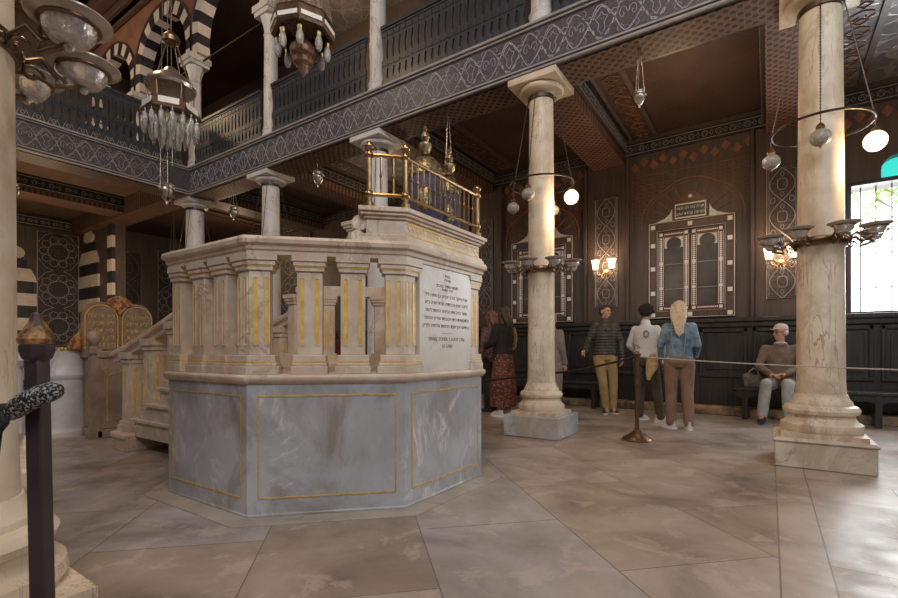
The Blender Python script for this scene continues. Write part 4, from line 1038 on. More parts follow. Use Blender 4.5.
# ------------------------------------------------------------------ inlaid wall cabinets
def cabinet(cx, label, txt):
    t = thing('inlaid_cabinet', label, 'wall cabinet', (cx,WY-.05,1.6), 'inlaid cabinets on the back wall')
    T = frame((cx,WY,1.60),(1,0,0),(0,0,1)); W, H = .66, 1.68
    b = MB()
    for x0,x1,z0,z1 in ((-W,-W+.15,0,H),(W-.15,W,0,H),(-W+.15,W-.15,0,.12),(-W+.15,W-.15,H-.16,H)): b.box(x0,x1,z0,z1,0,.08,T)
    b.box(-W,W,0,H,0,.01,T)
    fr = b.build('frame', 'wood_trim', t, bev=.005)
    b = MB()
    for s in (-W+.075, W-.075):
        for z in (.06,.44,.87,1.28,H-.08): b.box(s-.035,s+.035,z-.035,z+.035,.08,.088,T)
    for s in (0,): b.box(-.035,.035,H-.115,H-.045,.08,.088,T); b.box(-.035,.035,.025,.095,.08,.088,T)
    b.ribbon([(-W+.012,.01),(-W+.012,H-.01),(W-.012,H-.01),(W-.012,.01)], .012, T@Matrix.Translation((0,0,.08)), .003, closed=True)
    b.ribbon([(-W+.145,.12),(-W+.145,H-.155),(W-.145,H-.155),(W-.145,.12)], .008, T@Matrix.Translation((0,0,.08)), .003, closed=True)
    b.build('pearl_block', 'pearl', fr)
    b = MB()
    for s in (-W+.075, W-.075):
        for z in (.25,.655,1.075,1.44): 
            for q in range(7): b.ribbon([(s-.035,z-.12+q*.035),(s,z-.10+q*.035),(s+.035,z-.12+q*.035)], .008, T@Matrix.Translation((0,0,.08)), .003)
    for s in (-1,1):
        for q in range(9): b.ribbon([(s*(.1+q*.045)-.015,H-.11),(s*(.1+q*.045)+.015,H-.05)], .008, T@Matrix.Translation((0,0,.08)), .003); b.ribbon([(s*(.1+q*.045)-.015,.03),(s*(.1+q*.045)+.015,.09)], .008, T@Matrix.Translation((0,0,.08)), .003)
    b.build('carving', 'ornament_brown', fr)
    for s in (-1,1):
        x0, x1 = (-W+.155,-.008) if s < 0 else (.008,W-.155)
        z0, z1 = .13, H-.17; st = .10
        b = MB()
        for a0,a1,c0,c1 in ((x0,x0+st,z0,z1),(x1-st,x1,z0,z1),(x0+st,x1-st,z0,z0+.09),(x0+st,x1-st,z1-.1,z1)): b.box(a0,a1,c0,c1,.01,.065,T)
        d = b.build('door', 'wood_red', t, bev=.003)
        MB().box(x0+st,x1-st,z0+.09,z1-.1,.015,.025,T).build('glass_pane', 'pane_dark', d)
        b = MB().box(x0+st,x1-st,.50,.515,.025,.04,T).box(x0+st,x1-st,.93,.945,.025,.04,T); b.build('shelf', 'ornament_grey', d)
        b = MB(); T1 = T@Matrix.Translation((0,0,.065))
        for xs in (x0+st/2, x1-st/2):
            z = z0+.1
            while z < z1-.12:
                b.prism([(xs-.026,z),(xs,z+.018),(xs+.026,z),(xs,z-.018)], 0, .003, T1); z += .034
            for zz in (z0+.04,.52,.95,z1-.05): b.box(xs-.026,xs+.026,zz-.026,zz+.026,0,.006,T1)
            for dx in (-.036,.036): b.ribbon([(xs+dx,z0+.08),(xs+dx,z1-.09)], .008, T1, .003)
        for zz in (z0+.04,z1-.05):
            x = x0+st+.01
            while x < x1-st: b.prism([(x-.014,zz),(x,zz+.016),(x+.014,zz),(x,zz-.016)], 0, .003, T1); x += .026
        b.build('pearl_inlay', 'pearl', d)
        # keyhole arch head
        xm = (x0+x1)/2; hw = (x1-x0)/2-st; b = MB(); zt = z1-.1; zc = zt-.12; r = hw*.78
        outer = [(xm+hw*c, zc+ (zt-zc)*e) for c, e in ((1,-1.0),(1,1),(0,1))]
        n = 12
        for sgn in (1,-1):
            for i in range(n):
                a0, a1 = -35+125*i/n, -35+125*(i+1)/n
                p = [(r*cos(radians(a0))*(1+.05*(i%2)), r*sin(radians(a0))), (r*cos(radians(a1))*(1+.05*((i+1)%2)), r*sin(radians(a1)))]
                q = [(hw, max(-.10,min(zt-zc, p_[1]*1.0))) if a_ < 50 else (p_[0], zt-zc) for p_, a_ in zip(p,(a0,a1))]
                poly = [p[0], q[0]]+([(hw,zt-zc)] if (a0 < 50 <= a1) else [])+[q[1], p[1]]
                b.prism([(xm+sgn*a, zc+c) for a, c in poly], .027, .045, T)
        b.build('keyhole_arch', 'pearl', d)
    # crest
    b = MB().box(-.27,.27,H,H+.30,0,.06,T); b.prism([(-.27,H+.30)]+[(-.27+.54*i/12, H+.30+.20*sin(pi*i/12)**1.5) for i in range(1,12)]+[(.27,H+.30)], 0, .05, T)
    cr = b.build('crest', 'wood_red', t, bev=.004)
    b = MB().prism([(.22*cos(radians(a))*(.25 if a % 60 else .13)*1.0, H+.40+.22*sin(radians(a))*(.10 if a % 60 else .0)) for a in (0,)]+[(0,H+.41),(.01,H+.40)], .05, .05, T) if False else MB()
    star = []
    for q in range(12):
        rr = .042 if q % 2 == 0 else .018; a = radians(90+q*30); star.append((rr*cos(a), H+.39+rr*sin(a)))
    b.prism(star, .05, .056, T); b.build('star', 'pearl', cr)
    pl = MB().box(-.22,.22,H+.04,H+.26,.06,.066,T).build('plaque', 'plaque_dark', t)
    b = MB(); T1 = T@Matrix.Translation((0,0,.062)); b.ribbon([(-.23,H+.035),(.23,H+.035),(.23,H+.265),(-.23,H+.265)], .03, T1, .01, closed=True); b.build('plaque_border', 'pearl', pl)
    b = MB(); T1 = T@Matrix.Translation((0,H+.195,.067)); text_into(b, heb('תורה צוה לנו משה'), .062, T1, .001, sx=.9)
    T1 = T@Matrix.Translation((0,H+.10,.067)); text_into(b, heb('מורשה קהלת יעקב'), .062, T1, .001, sx=.9); b.build('lettering', 'letter_white', pl)
    for s in (-1,1): MB().prism([(s*.28,H+.005),(s*.60,H+.005),(s*.50,H+.03),(s*.40,H+.07),(s*.33,H+.13),(s*.285,H+.22)], .0, .03, T).build('corner_wedge', 'pearl', t)
cabinet(-1.12, 'two-door inlaid cabinet with keyhole arches behind the blonde woman', '')
cabinet(-3.82, 'inlaid two-door cabinet half hidden behind the veined middle column', '')

# ------------------------------------------------------------------ benches, rope posts
def bench(x0, x1, label):
    t = thing('wall_bench', label, 'bench', ((x0+x1)/2,8.62,0), 'dark benches along the back wall')
    MB().box(x0,x1,8.38,8.86,.43,.475).build('seat', 'wood_black', t, bev=.01)
    MB().box(x0+.05,x1-.05,8.41,8.43,.35,.43).build('apron', 'wood_black', t)
    n = max(2, int(round((x1-x0)/1.5))+1)
    for i in range(n):
        x = x0+.15+(x1-x0-.3)*i/(n-1)
        MB().box(x-.035,x+.035,8.40,8.46,0,.43).prism([(x-.2,.43),(x+.2,.43),(x+.03,.30),(x-.03,.30)], -.02, .0, frame((0,8.42,0),(1,0,0),(0,0,1))).build('leg', 'wood_black', t)
        MB().box(x-.03,x+.03,8.64,8.69,0,.43).build('leg', 'wood_black', t)
bench(-.46,2.86,'dark wooden bench the old man sits on, along the wall to the right')
bench(-6.2,-2.45,'dark wooden bench behind the veined middle column')
sp = thing('rope_stanchion', 'bronze rope stanchion with a round foot between the standing visitors and the platform', 'stanchion', (-1.27,5.74,0))
sx_, sy_ = -1.27, 5.74
MB().lathe([(.0,0),(.165,0),(.168,.012),(.15,.035),(.11,.055),(.07,.085),(.045,.10),(.04,.12),(0,.12)], (sx_,sy_,0), 28).build('foot', 'bronze', sp)
MB().lathe([(.03,.11),(.024,.14),(.024,.92),(.03,.93),(.03,.97),(.04,.975),(.045,1.0),(.035,1.02),(0,1.03)], (sx_,sy_,0), 20).build('pole', 'bronze', sp)
def sag(p0, p1, s, n=16):
    p0, p1 = Vector(p0), Vector(p1); return [p0.lerp(p1,i/n)-Vector((0,0,s*4*(i/n)*(1-i/n))) for i in range(n+1)]
o = MB().path(sag((sx_-.03,sy_,.95),(-4.3,7.0,.62),.0), .016, 8)
o = MB().path(sag((sx_-.03,sy_,.96),(-2.75,6.1,.70),.04), .014, 8).path(sag((-2.75,6.1,.70),(-4.6,6.5,.55),.05), .014, 8).build('barrier_rope', 'rope_black')
tag(o, 'black twisted barrier rope running left from the bronze stanchion behind the middle column', 'rope')
o = MB().path(sag((sx_+.03,sy_,.965),(2.6,4.25,.91),.05,24), .0065, 6).build('guide_line', 'cord')
tag(o, 'thin pale cord stretched right from the bronze stanchion across the front of the right-hand column', 'cord')
s3 = thing('rope_stanchion', 'bronze rope stanchion beyond the right edge holding the pale cord', 'stanchion', (2.6,4.25,0)); 
MB().lathe([(.0,0),(.165,0),(.15,.035),(.07,.085),(.024,.14),(.024,.92),(.045,1.0),(0,1.03)], (2.6,4.25,0), 20).build('pole', 'bronze', s3)

# near rope post at the left
rp = thing('rope_post', 'dark near rope post with a worn gilt dome finial at the left edge', 'rope post', (-1.612,.405,0))
d_, l_ = 1.25, -1.068
px_, py_ = -.562*d_+.827*l_, .827*d_+.562*l_
rp.location = (px_,py_,0)
Tp = Matrix.Translation((px_,py_,0)) @ Matrix.Rotation(aR,4,'Z') @ Matrix.Rotation(radians(-1.3),4,'Y')
MB().box(-.020,.020,-.020,.020,.0,1.035,Tp).build('shaft', 'post_brown', rp, bev=.005)
MB().box(-.1,.1,-.1,.1,0,.03,Tp).build('foot', 'post_brown', rp, bev=.01)
MB().lathe([(.022,1.0),(.034,1.012),(.040,1.03),(.040,1.045),(.036,1.05)], (0,0,0), 8, phase=pi/8, T=Tp).build('collar', 'post_brown', rp)
MB().lathe([(.036,1.045),(.042,1.055),(.044,1.062),(.038,1.075),(.028,1.09),(.019,1.105),(.013,1.12),(.010,1.13),(0,1.133)], (0,0,0), 8, phase=pi/8, T=Tp).build('finial', 'post_gold', rp)
b = MB(); c0 = Tp@Vector((0,0,.94))
def R3(r, f, z): return Vector((px_,py_,0))+Vector((.827*r-.562*f, .562*r+.827*f, z))
pts = [R3(.080,-.05,.930),R3(.062,-.052,.928),R3(.025,-.054,.915),R3(-.01,-.054,.897),R3(-.035,-.05,.88),R3(-.055,-.04,.868)]
b.path(pts, [.016,.025,.027,.027,.024,.018], 12)
o = b.build('rope_sleeve', 'sequin'); tag(o, 'black and silver sequinned cloth sleeve tied round the near rope post', 'cloth sleeve')
b = MB(); pts = [R3(-.05,-.05,.885),R3(-.07,-.05,.88),R3(-.085,-.05,.86),R3(-.095,-.05,.82),R3(-.10,-.05,.77),R3(-.12,-.05,.70),R3(-.17,-.05,.62),R3(-.26,-.05,.56)]
b.path(pts, [.014,.020,.022,.021,.020,.020,.020,.020], 10)
b.path([R3(-.055,-.06,.875),R3(-.045,-.07,.85),R3(-.055,-.07,.835),R3(-.075,-.07,.845),R3(-.08,-.06,.87)], .011, 8)
o = b.build('barrier_rope', 'rope_black'); tag(o, 'thick black corded rope hanging from the near rope post at the left edge', 'rope')

# ------------------------------------------------------------------ people
def cloth(name, c1, c2=None, sc=14, rough=.85, bmp=.3, quilt=0, pattern=None, stretch=(1,1,1)):
    m, nt, b = _new(name); v = coords(nt, stretch)
    n = noise(nt, v, sc, 5)
    col = ramp(nt, n, [(.38, c1), (.62, c2 or c1)])
    if pattern:
        vo = N(nt, 'ShaderNodeTexVoronoi', Scale=pattern[0], Randomness=.8); nt.links.new(v, vo.inputs['Vector'])
        f = ramp(nt, vo.outputs['Distance'], [(.28, (1,1,1)), (.4, (0,0,0))]); col = mixc(nt, f, col, pattern[1])
    nt.links.new(col, b.inputs['Base Color']); b.inputs['Roughness'].default_value = rough
    if quilt:
        wv = N(nt, 'ShaderNodeTexWave', Scale=quilt, Distortion=.4); wv.bands_direction = 'Z'; wv.wave_profile = 'SIN'; nt.links.new(v, wv.inputs['Vector'])
        bump(nt, b, wv.outputs['Fac'], .5, .012)
    elif bmp: bump(nt, b, noise(nt, v, 6, 6, .6, .5), bmp, .03)
    return m
SKIN = mat('skin', (.50,.27,.19), (.62,.36,.26), 10, rough=.5, bmp=.05)
SKIN2 = mat('skin_brown', (.34,.19,.12), (.44,.26,.17), 10, rough=.5, bmp=.05)
def V3(*a): return Vector(a)
class Fig:
    """union of rounded tapered pieces, fused into one continuous surface by a voxel remesh"""
    def __init__(s): s.b = MB()
    def cap(s, p0, p1, r0, r1, n=12):
        p0, p1 = Vector(p0), Vector(p1); s.b.path([p0, p1], [r0, r1], n); s.b.ball(p0, r0, n); s.b.ball(p1, r1, n)
    def chain(s, pts, rs, n=12):
        for i in range(len(pts)-1): s.cap(pts[i], pts[i+1], rs[i], rs[i+1], n)
    def ell(s, c, r, T=None): s.b.ball(c, r, 16, T)
    def loft(s, rings, n=20, T=None): s.b.loft(rings, n, T)
    def done(s, name, m, parent, T, vox=.009, sm=3):
        me = bpy.data.meshes.new('q'); vs = [tuple(T @ Vector(v)) for v in s.b.v]; me.from_pydata(vs, [], s.b.f)
        o = bpy.data.objects.new('q', me); COL.objects.link(o)
        r = o.modifiers.new('r', 'REMESH'); r.mode = 'VOXEL'; r.voxel_size = vox; r.use_smooth_shade = True
        if sm: k = o.modifiers.new('s', 'SMOOTH'); k.iterations = sm; k.factor = .5
        dg = bpy.context.evaluated_depsgraph_get(); nm = bpy.data.meshes.new_from_object(o.evaluated_get(dg))
        bpy.data.objects.remove(o); bpy.data.meshes.remove(me)
        off = parent.location.copy(); p = parent.parent
        while p: off += p.location; p = p.parent
        nm.transform(Matrix.Translation(-off)); nm.materials.clear(); nm.materials.append(m)
        nm.polygons.foreach_set('use_smooth', [True]*len(nm.polygons))
        q = bpy.data.objects.new(name, nm); nm.name = name; COL.objects.link(q); q.parent = parent; return q
def hand(F, wrist, d, palm_n, k=1., side=1, curl=.5):
    """palm, four unequal bent fingers and a thumb leaving the side of the palm"""
    d = Vector(d).normalized(); n = Vector(palm_n); n = (n-d*n.dot(d)).normalized(); s = d.cross(n)*side
    w = Vector(wrist)
    for u in (-.024,-.008,.008,.024): F.cap(w+s*u*.6*k, w+d*.085*k+s*u*k*1.15, .014*k, .0115*k, 8)
    for i, (u, L) in enumerate(((-.027,.060),(-.009,.072),(.009,.076),(.027,.068))):
        p = w+d*.085*k+s*u*k*1.15; a = 0; r = .0085*k
        for j, f in enumerate((.45,.32,.25)):
            a += curl*(.5 if j == 0 else .8); q = p+(d*cos(a)+n*sin(a))*L*f*k; F.cap(p, q, r, r*.92, 8); p = q; r *= .92
    p = w+d*.025*k+s*.026*k; q = p+(d*.6+s*.7+n*.25).normalized()*.04*k; F.cap(p, q, .0115*k, .010*k, 8); F.cap(q, q+(d*.85+s*.2+n*.4).normalized()*.032*k, .0095*k, .008*k, 8)
def head(F, c, Th, k=1.):
    """head with cranium, jaw, brow, nose, lips, ears; Th turns it. local y forward"""
    T = Matrix.Translation(c) @ Th @ Matrix.Scale(k,4)
    F.ell((0,-.008,.03),(.074,.093,.088),T); F.ell((0,.018,-.035),(.056,.068,.072),T); F.ell((0,.045,-.085),(.028,.028,.022),T)
    F.b.path([(0,.082,.022),(0,.097,-.008),(0,.108,-.022)],[.009,.012,.014],8,T); F.ell((0,.103,-.024),(.017,.014,.011),T)
    F.ell((0,.082,-.053),(.024,.013,.007),T); F.ell((0,.081,-.064),(.020,.012,.007),T)
    F.ell((0,.072,.035),(.05,.018,.012),T); F.ell((.035,.063,-.018),(.022,.02,.02),T); F.ell((-.035,.063,-.018),(.022,.02,.02),T)
    for s in (1,-1): F.ell((s*.075,-.01,-.005),(.010,.020,.032),T)
    return T
def eyes(parent, T, m, k=1.):
    b = MB()
    for s in (1,-1): b.ball((s*.030,.079,.012),(.014,.009,.008),10,None)
    b.v = [tuple(T @ Vector(v)) for v in b.v]; b.build('eyes', m, parent)
EYE = mat('eye_dark', (.05,.035,.03), rough=.3)
def shoe(T, c, yaw, m, parent, sole, L=.27, name='shoe'):
    R = T @ Matrix.Translation(c) @ Matrix.Rotation(yaw,4,'Z')
    F = Fig(); F.loft([(0,L*.18,.015,.047,L*.50),(0,L*.17,.045,.045,L*.47),(0,L*.08,.075,.038,L*.34),(0,-.02,.11,.036,.055)], 18)
    o = F.done(name, m, parent, R, .008, 2)
    MB().loft([(0,L*.18,0,.048,L*.52),(0,L*.18,.022,.050,L*.53)], 20, R).build('sole', sole, o)
WHITE = cloth('white_shoe', (.55,.52,.48), (.66,.63,.59)); SOLE = mat('white_sole', (.78,.77,.74), rough=.6)
DSHOE = cloth('dark_shoe', (.03,.028,.03), (.06,.055,.055))

def person(label, loc, yaw, H, P, skin=SKIN):
    """P: joint positions for a 1.75 m adult facing +y; scaled to H"""
    t = thing('person', label, 'person', loc)
    k = H/1.75; T = Matrix.Translation(loc) @ Matrix.Rotation(yaw,4,'Z') @ Matrix.Scale(k,4)
    J = dict(hipL=V3(-.095,0,.92), hipR=V3(.095,0,.92), kneeL=V3(-.10,.02,.49), kneeR=V3(.10,.02,.49), ankL=V3(-.105,-.02,.09), ankR=V3(.105,-.02,.09),
      pel=V3(0,0,.95), waist=V3(0,0,1.10), chest=V3(0,0,1.30), neck=V3(0,-.005,1.47), head=V3(0,.015,1.635),
      shL=V3(-.160,0,1.405), shR=V3(.160,0,1.405), elL=V3(-.215,-.02,1.14), elR=V3(.215,-.02,1.14), wrL=V3(-.225,.06,.90), wrR=V3(.225,.06,.90),
      hdL=V3(0,.1,-1), hdR=V3(0,.1,-1))
    J.update(P.get('J', {}))
    w = P.get('w', 1.0); lean = P.get('lean', Matrix.Identity(4))
    def torso(F, e, z0=.86, z1=1.50, hipw=.160, waistw=.132, chw=.160):
        pe, wa, ch, ne = J['pel'], J['waist'], J['chest'], J['neck']
        R = [(pe+V3(0,0,-.09), hipw*.92, .115), (pe, hipw, .12), (wa, waistw, .10), (ch+V3(0,0,-.04), chw, .115), (ch+V3(0,0,.07), chw*.98, .11), (ch+V3(0,-.005,.13), chw*.75, .085), (ne, .07, .065)]
        F.loft([(p.x, p.y, p.z, (a+e)*w, (b+e)*w) for p, a, b in R])
    # body
    F = Fig(); torso(F, -.012)
    F.cap(J['neck']-V3(0,0,.05), J['head']-V3(0,.01,.06), .06, .052)
    Th = P.get('Th', Matrix.Identity(4)); HT = head(F, J['head'], Th)
    for s in 'LR':
        F.chain([J['sh'+s]-V3(0,0,.0), J['el'+s], J['wr'+s]], [.052,.042,.028]); F.cap(J['chest']+V3(0,0,.08), J['sh'+s], .06, .052)
        F.chain([J['hip'+s], J['knee'+s], J['ank'+s]], [.085,.055,.038]); F.cap(J['ank'+s], J['ank'+s]+V3(0,.12,-.04) if not P.get('sit') else J['ank'+s]+V3(0,.12,-.04), .038, .03)
        hd = J['hd'+s]; pn = P.get('pn'+s, V3(1 if s == 'L' else -1, .3, 0)); hand(F, J['wr'+s], hd, pn, 1.0, 1 if s == 'L' else -1, P.get('curl', .5))
    body = F.done('body', skin, t, T, .0085, 2); eyes(t, T @ HT, EYE)
    # upper garment
    for g in P['tops']:
        F = Fig(); e = g.get('e', .012)
        torso(F, e, chw=g.get('chw', .158), waistw=g.get('waistw', .145), hipw=g.get('hipw', .16))
        cut = g.get('cut', .98)
        for s in 'LR':
            r = g.get('r', .052); wr = J['el'+s].lerp(J['wr'+s], g.get('slv', .95))
            F.cap(J['chest']+V3(0,0,.09), J['sh'+s]-V3(0,0,.005), .06+e*.6, r+.002); F.chain([J['sh'+s], J['el'+s], wr], [r+.004, r*.92, r*.72])
        if g.get('collar'): F.cap(J['neck']-V3(0,0,.03), J['neck']+V3(0,0,.035), .075, .072)
        if g.get('hood'): F.ell(tuple(J['neck']+V3(0,-.07,-.03)), (.12,.06,.06))
        o = F.done(g['name'], g['m'], t, T, .009, 3)
        # hem: drop what lies under the cut
        bmh = bpy.data.meshes; me = o.data; zc = loc[2]+cut*k; lz = zc-t.location.z
        import bmesh
        q = bmesh.new(); q.from_mesh(me)
        arms = [v for v in q.verts if v.co.z < lz]
        ti = T.inverted()
        def isarm(v):
            p = ti @ (v.co+t.location)
            return min((p-J['wr'+s]).length for s in 'LR') < .28 and abs((p-J['pel']).x) > .15
        if not P.get('sit'):
            geom = q.verts[:]+q.edges[:]+q.faces[:]
            r_ = bmesh.ops.bisect_plane(q, geom=geom, plane_co=(0,0,lz), plane_no=(0,0,1), clear_inner=False)
            dl = [f for f in q.faces if f.calc_center_median().z < lz-1e-5 and not isarm(f.verts[0])]
            bmesh.ops.delete(q, geom=dl, context='FACES')
            hz = [e_ for e_ in q.edges if e_.is_boundary and abs(e_.verts[0].co.z-lz) < .003]
            q.to_mesh(me)
        q.free()
        if g.get('extra'): g['extra'](o, T, J)
    # legs
    if 'skirt' in P:
        F = Fig(); g = P['skirt']
        F.loft([(0,.0,.16,g['r'],g['r']*.85),(0,.0,.20,g['r'],g['r']*.85),(0,-.0,.5,g['r']*.98,g['r']*.86),(0,-.01,.80,.19,.165),(0,-.0,.95,.175,.14),(0,0,1.06,.145,.11)])
        F.done('skirt', g['m'], t, T, .010, 2)
    else:
        F = Fig(); g = P['trousers']; e = g.get('e', .015)
        pe = J['pel']
        F.loft([(pe.x,pe.y,pe.z-.10,.155,.115),(pe.x,pe.y-.01,pe.z-.03,.168+e*.5,.13+e*.5),(pe.x,pe.y,pe.z+.10,.145,.115)])
        for s in 'LR':
            F.chain([J['hip'+s]-V3(0,0,.03), J['knee'+s], J['knee'+s].lerp(J['ank'+s],.5), J['knee'+s].lerp(J['ank'+s],g.get('len',1.0))], [.088+e, .060+e, .056+e*1.1, .048+e*g.get('flare',1.2)])
        F.done(g.get('name','trousers'), g['m'], t, T, .009, 3)
    # hair
    h = P.get('hair')
    if h:
        F = Fig(); h['f'](F, Matrix.Translation(J['head']) @ Th); F.done('hair', h['m'], t, T, h.get('vox', .008), h.get('sm', 1))
    for s in 'LR':
        a = J['ank'+s]; shoe(T, (a.x, a.y+.0, a.z-.09), P.get('yaw'+s, 0), P.get('shoe', WHITE), t, P.get('sole', SOLE))
    return t, T, HT, J
def faceto(dx, dy): return math.atan2(-dx, dy)    # yaw turning +y to (dx,dy)
Rz = lambda d: Matrix.Rotation(radians(d), 4, 'Z')
Rx = lambda d: Matrix.Rotation(radians(d), 4, 'X')

def short_hair(F, T, back=True):
    F.ell((0,-.018,.050),(.079,.094,.080),T); F.ell((0,-.055,.0),(.070,.05,.07),T); F.ell((0,.05,.098),(.055,.035,.022),T)
# man in quilted jacket
def zipline(o, T, J):
    b = MB().path([T@Vector((.012,.128,z)) for z in (1.38,1.25,1.12,1.0)], .006, 5); b.build('zip', 'iron', o)
QJ = cloth('quilted_green_jacket', (.045,.043,.032), (.07,.066,.05), 10, .5, quilt=6.5)
manp = dict(tops=[dict(name='jersey', m=cloth('dark_jersey', (.05,.05,.04), (.075,.07,.06), 30), e=.004, cut=1.0, slv=.6, r=.045),
   dict(name='jacket', m=QJ, e=.026, cut=.95, r=.060, collar=True, waistw=.148, extra=zipline)],
  trousers=dict(m=cloth('mustard_trousers', (.36,.24,.10), (.46,.32,.15), 6), e=.012, flare=.8), shoe=DSHOE, hair=dict(f=short_hair, m=cloth('brown_hair', (.05,.03,.02), (.09,.055,.035), 40)),
  J=dict(ankL=V3(-.12,.03,.09), ankR=V3(.0,.10,.09), kneeL=V3(-.12,.05,.49), kneeR=V3(.05,.12,.50), elL=V3(-.25,-.03,1.15), wrL=V3(-.25,.06,.90), elR=V3(.26,.0,1.16), wrR=V3(.33,.16,1.0), hdR=V3(.5,.6,-.3)),
  Th=Rz(42), yawL=radians(15), yawR=radians(-15))
MX, MY = -2.28, 8.0
t, T, HT, J = person('man in an olive quilted jacket and mustard trousers leaning by the back wall, head turned', (MX,MY,0), faceto(.45,-1), 1.80, manp)
MB().path([T@Vector(p) for p in ((-.02,.14,1.38),(0,.15,1.33),(.02,.14,1.38))], .01, 6).ball(T@Vector((0,.15,1.33)), (.03,.012,.018), 8).build('sunglasses', 'iron', t)

# curly haired person in white jacket
random.seed(3)
def curly(F, T):
    F.ell((0,-.02,.045),(.095,.105,.095),T)
    for i in range(70):
        a = random.uniform(0,2*pi); e = random.uniform(-.25,1.4); r = random.uniform(.095,.112)
        if sin(a) > .55 and e < .75: continue
        F.ell((r*cos(a)*cos(e), -.02+r*sin(a)*cos(e), .045+r*sin(e)), (.021,.021,.021), T)
OL = cloth('dark_olive_trousers', (.055,.05,.030), (.085,.078,.048), 6)
def emblem(o, T, J):
    b = MB().path([T@(Vector((.06+.035*cos(radians(a)), -.150, 1.33+.05*sin(radians(a))))) for a in range(0,360,30)], .006, 5, closed=True)
    b.path([T@Vector((-.08+.04*cos(radians(a)), -.150-.0, 1.12+.04*sin(radians(a)))) for a in range(0,250,25)], .005, 5)
    b.build('embroidery', 'iron', o)
wp = dict(tops=[dict(name='jacket', m=cloth('white_jacket', (.62,.60,.60), (.76,.74,.75), 6, .7), e=.026, cut=.98, r=.062, collar=True, extra=emblem)],
  trousers=dict(m=OL, e=.014, flare=1.3), hair=dict(f=curly, m=cloth('black_curly_hair', (.010,.008,.007), (.03,.022,.018), 60), vox=.009),
  J=dict(elL=V3(-.26,.03,1.17), wrL=V3(-.16,.20,1.0), hdL=V3(.4,.8,-.4), elR=V3(.29,.0,1.15), wrR=V3(.24,.12,.93), kneeR=V3(.16,.02,.49), ankR=V3(.24,-.06,.09), ankL=V3(-.10,.0,.09)), Th=Rx(-8)@Rz(8), yawR=radians(-60), yawL=radians(-30))
person('person with curly black hair in a white jacket and dark olive trousers, seen from behind', (-1.52,7.42,0), faceto(.15,1), 1.68, wp, SKIN2)

# blonde woman in denim jacket
def long_hair(F, T, L=.34, sp=.07):
    F.ell((0,-.018,.045),(.086,.102,.086),T)
    for s in (-2,-1,0,1,2):
        F.b.path([(s*.034,-.070+abs(s)*.014,.07),(s*.037,-.108+abs(s)*.014,-.04),(s*.036+.006,-.125,-.13),(s*.026+.016,-.135,-.22),(s*.018+.028,-.14,-L+.02*abs(s))],[.030,.030,.026,.020,.010],10,T)
    for s in (-1,1): F.b.path([(s*.062,.01,.06),(s*.080,.0,-.03),(s*.078,-.03,-.12),(s*.07,-.07,-.22)],[.024,.024,.022,.014],8,T)
BL = mat('blonde_hair', (.52,.38,.24), (.76,.62,.44), 6, (22,22,1.2), .5, bmp=.6)
def seams(o, T, J):
    b = MB()
    for x in (-.09,.09): b.path([T@Vector((x,-.148,1.36)),T@Vector((x*.9,-.150,1.2)),T@Vector((x*.7,-.135,1.03))], .003, 5)
    b.path([T@Vector((x/100,-.152,1.36)) for x in range(-14,15,4)], .003, 5)
    b.build('seam', cloth('pale_denim_seam', (.30,.42,.55), (.36,.48,.6)), o)
bp = dict(tops=[dict(name='shirt', m=WHITE, e=.012, cut=.93, slv=.3, r=.044), dict(name='denim_jacket', m=cloth('denim', (.10,.16,.23), (.27,.37,.47), 9, .8), e=.018, cut=1.0, r=.056, collar=True, extra=seams)],
  trousers=dict(m=cloth('brown_loose_trousers', (.22,.125,.085), (.30,.18,.125), 5), e=.018, flare=1.1), hair=dict(f=lambda F, T: long_hair(F, T, .40), m=BL, vox=.006, sm=0), 
  J=dict(elL=V3(-.235,.03,1.15), wrL=V3(-.24,.20,.97), hdL=V3(-.1,.8,-.4), elR=V3(.225,.02,1.15), wrR=V3(.20,.18,1.0), hdR=V3(-.3,.8,-.3), ankL=V3(-.10,.02,.09), ankR=V3(.12,.0,.09)), Th=Rx(-10)@Rz(-6), yawL=radians(50), yawR=radians(10))
person('woman with long blonde hair, blue denim jacket and brown trousers, seen from behind', (-.99,6.86,0), faceto(-.10,1), 1.68, bp)
o = MB().loft([(-1.42,7.12,.62,.02,.015),(-1.41,7.12,.70,.05,.03),(-1.38,7.12,.80,.08,.04),(-1.37,7.12,.92,.075,.035),(-1.36,7.12,.99,.035,.02)], 14).build('tan_scarf', cloth('tan_cloth', (.42,.30,.14), (.58,.44,.24), 12))
tag(o, 'tan cloth scarf hanging from the hands between the white jacket and the denim jacket', 'scarf')

# woman in black jacket and long patterned skirt
def dark_long(F, T): long_hair(F, T, .42)
SK = cloth('patterned_brown_skirt', (.09,.025,.015), (.15,.05,.03), 9, .8, pattern=(26,(.30,.13,.07)))
def sash(o, T, J):
    MB().path([T@Vector(p) for p in ((.18,-.05,1.44),(.185,-.09,1.34),(.19,-.10,1.22),(.17,-.09,1.10),(.15,-.05,1.03))], [.02,.03,.034,.03,.02], 8).build('scarf', cloth('yellow_print_scarf', (.12,.07,.02), (.42,.30,.08), 30), o)
sk = dict(tops=[dict(name='jacket', m=cloth('black_jacket', (.016,.013,.012), (.03,.024,.022), 8), e=.030, cut=1.0, r=.066, extra=sash)], skirt=dict(r=.235, m=SK),
  hair=dict(f=dark_long, m=mat('dark_brown_hair', (.02,.012,.009), (.07,.04,.028), 6, (22,22,1.2), .5, bmp=.6)),
  J=dict(elR=V3(.25,.02,1.16), wrR=V3(.16,.22,1.12), hdR=V3(-.5,.6,.3), elL=V3(-.25,.02,1.16), wrL=V3(-.18,.22,1.1), hdL=V3(.5,.6,.3)), Th=Rz(0), yawL=.1, yawR=-.1)
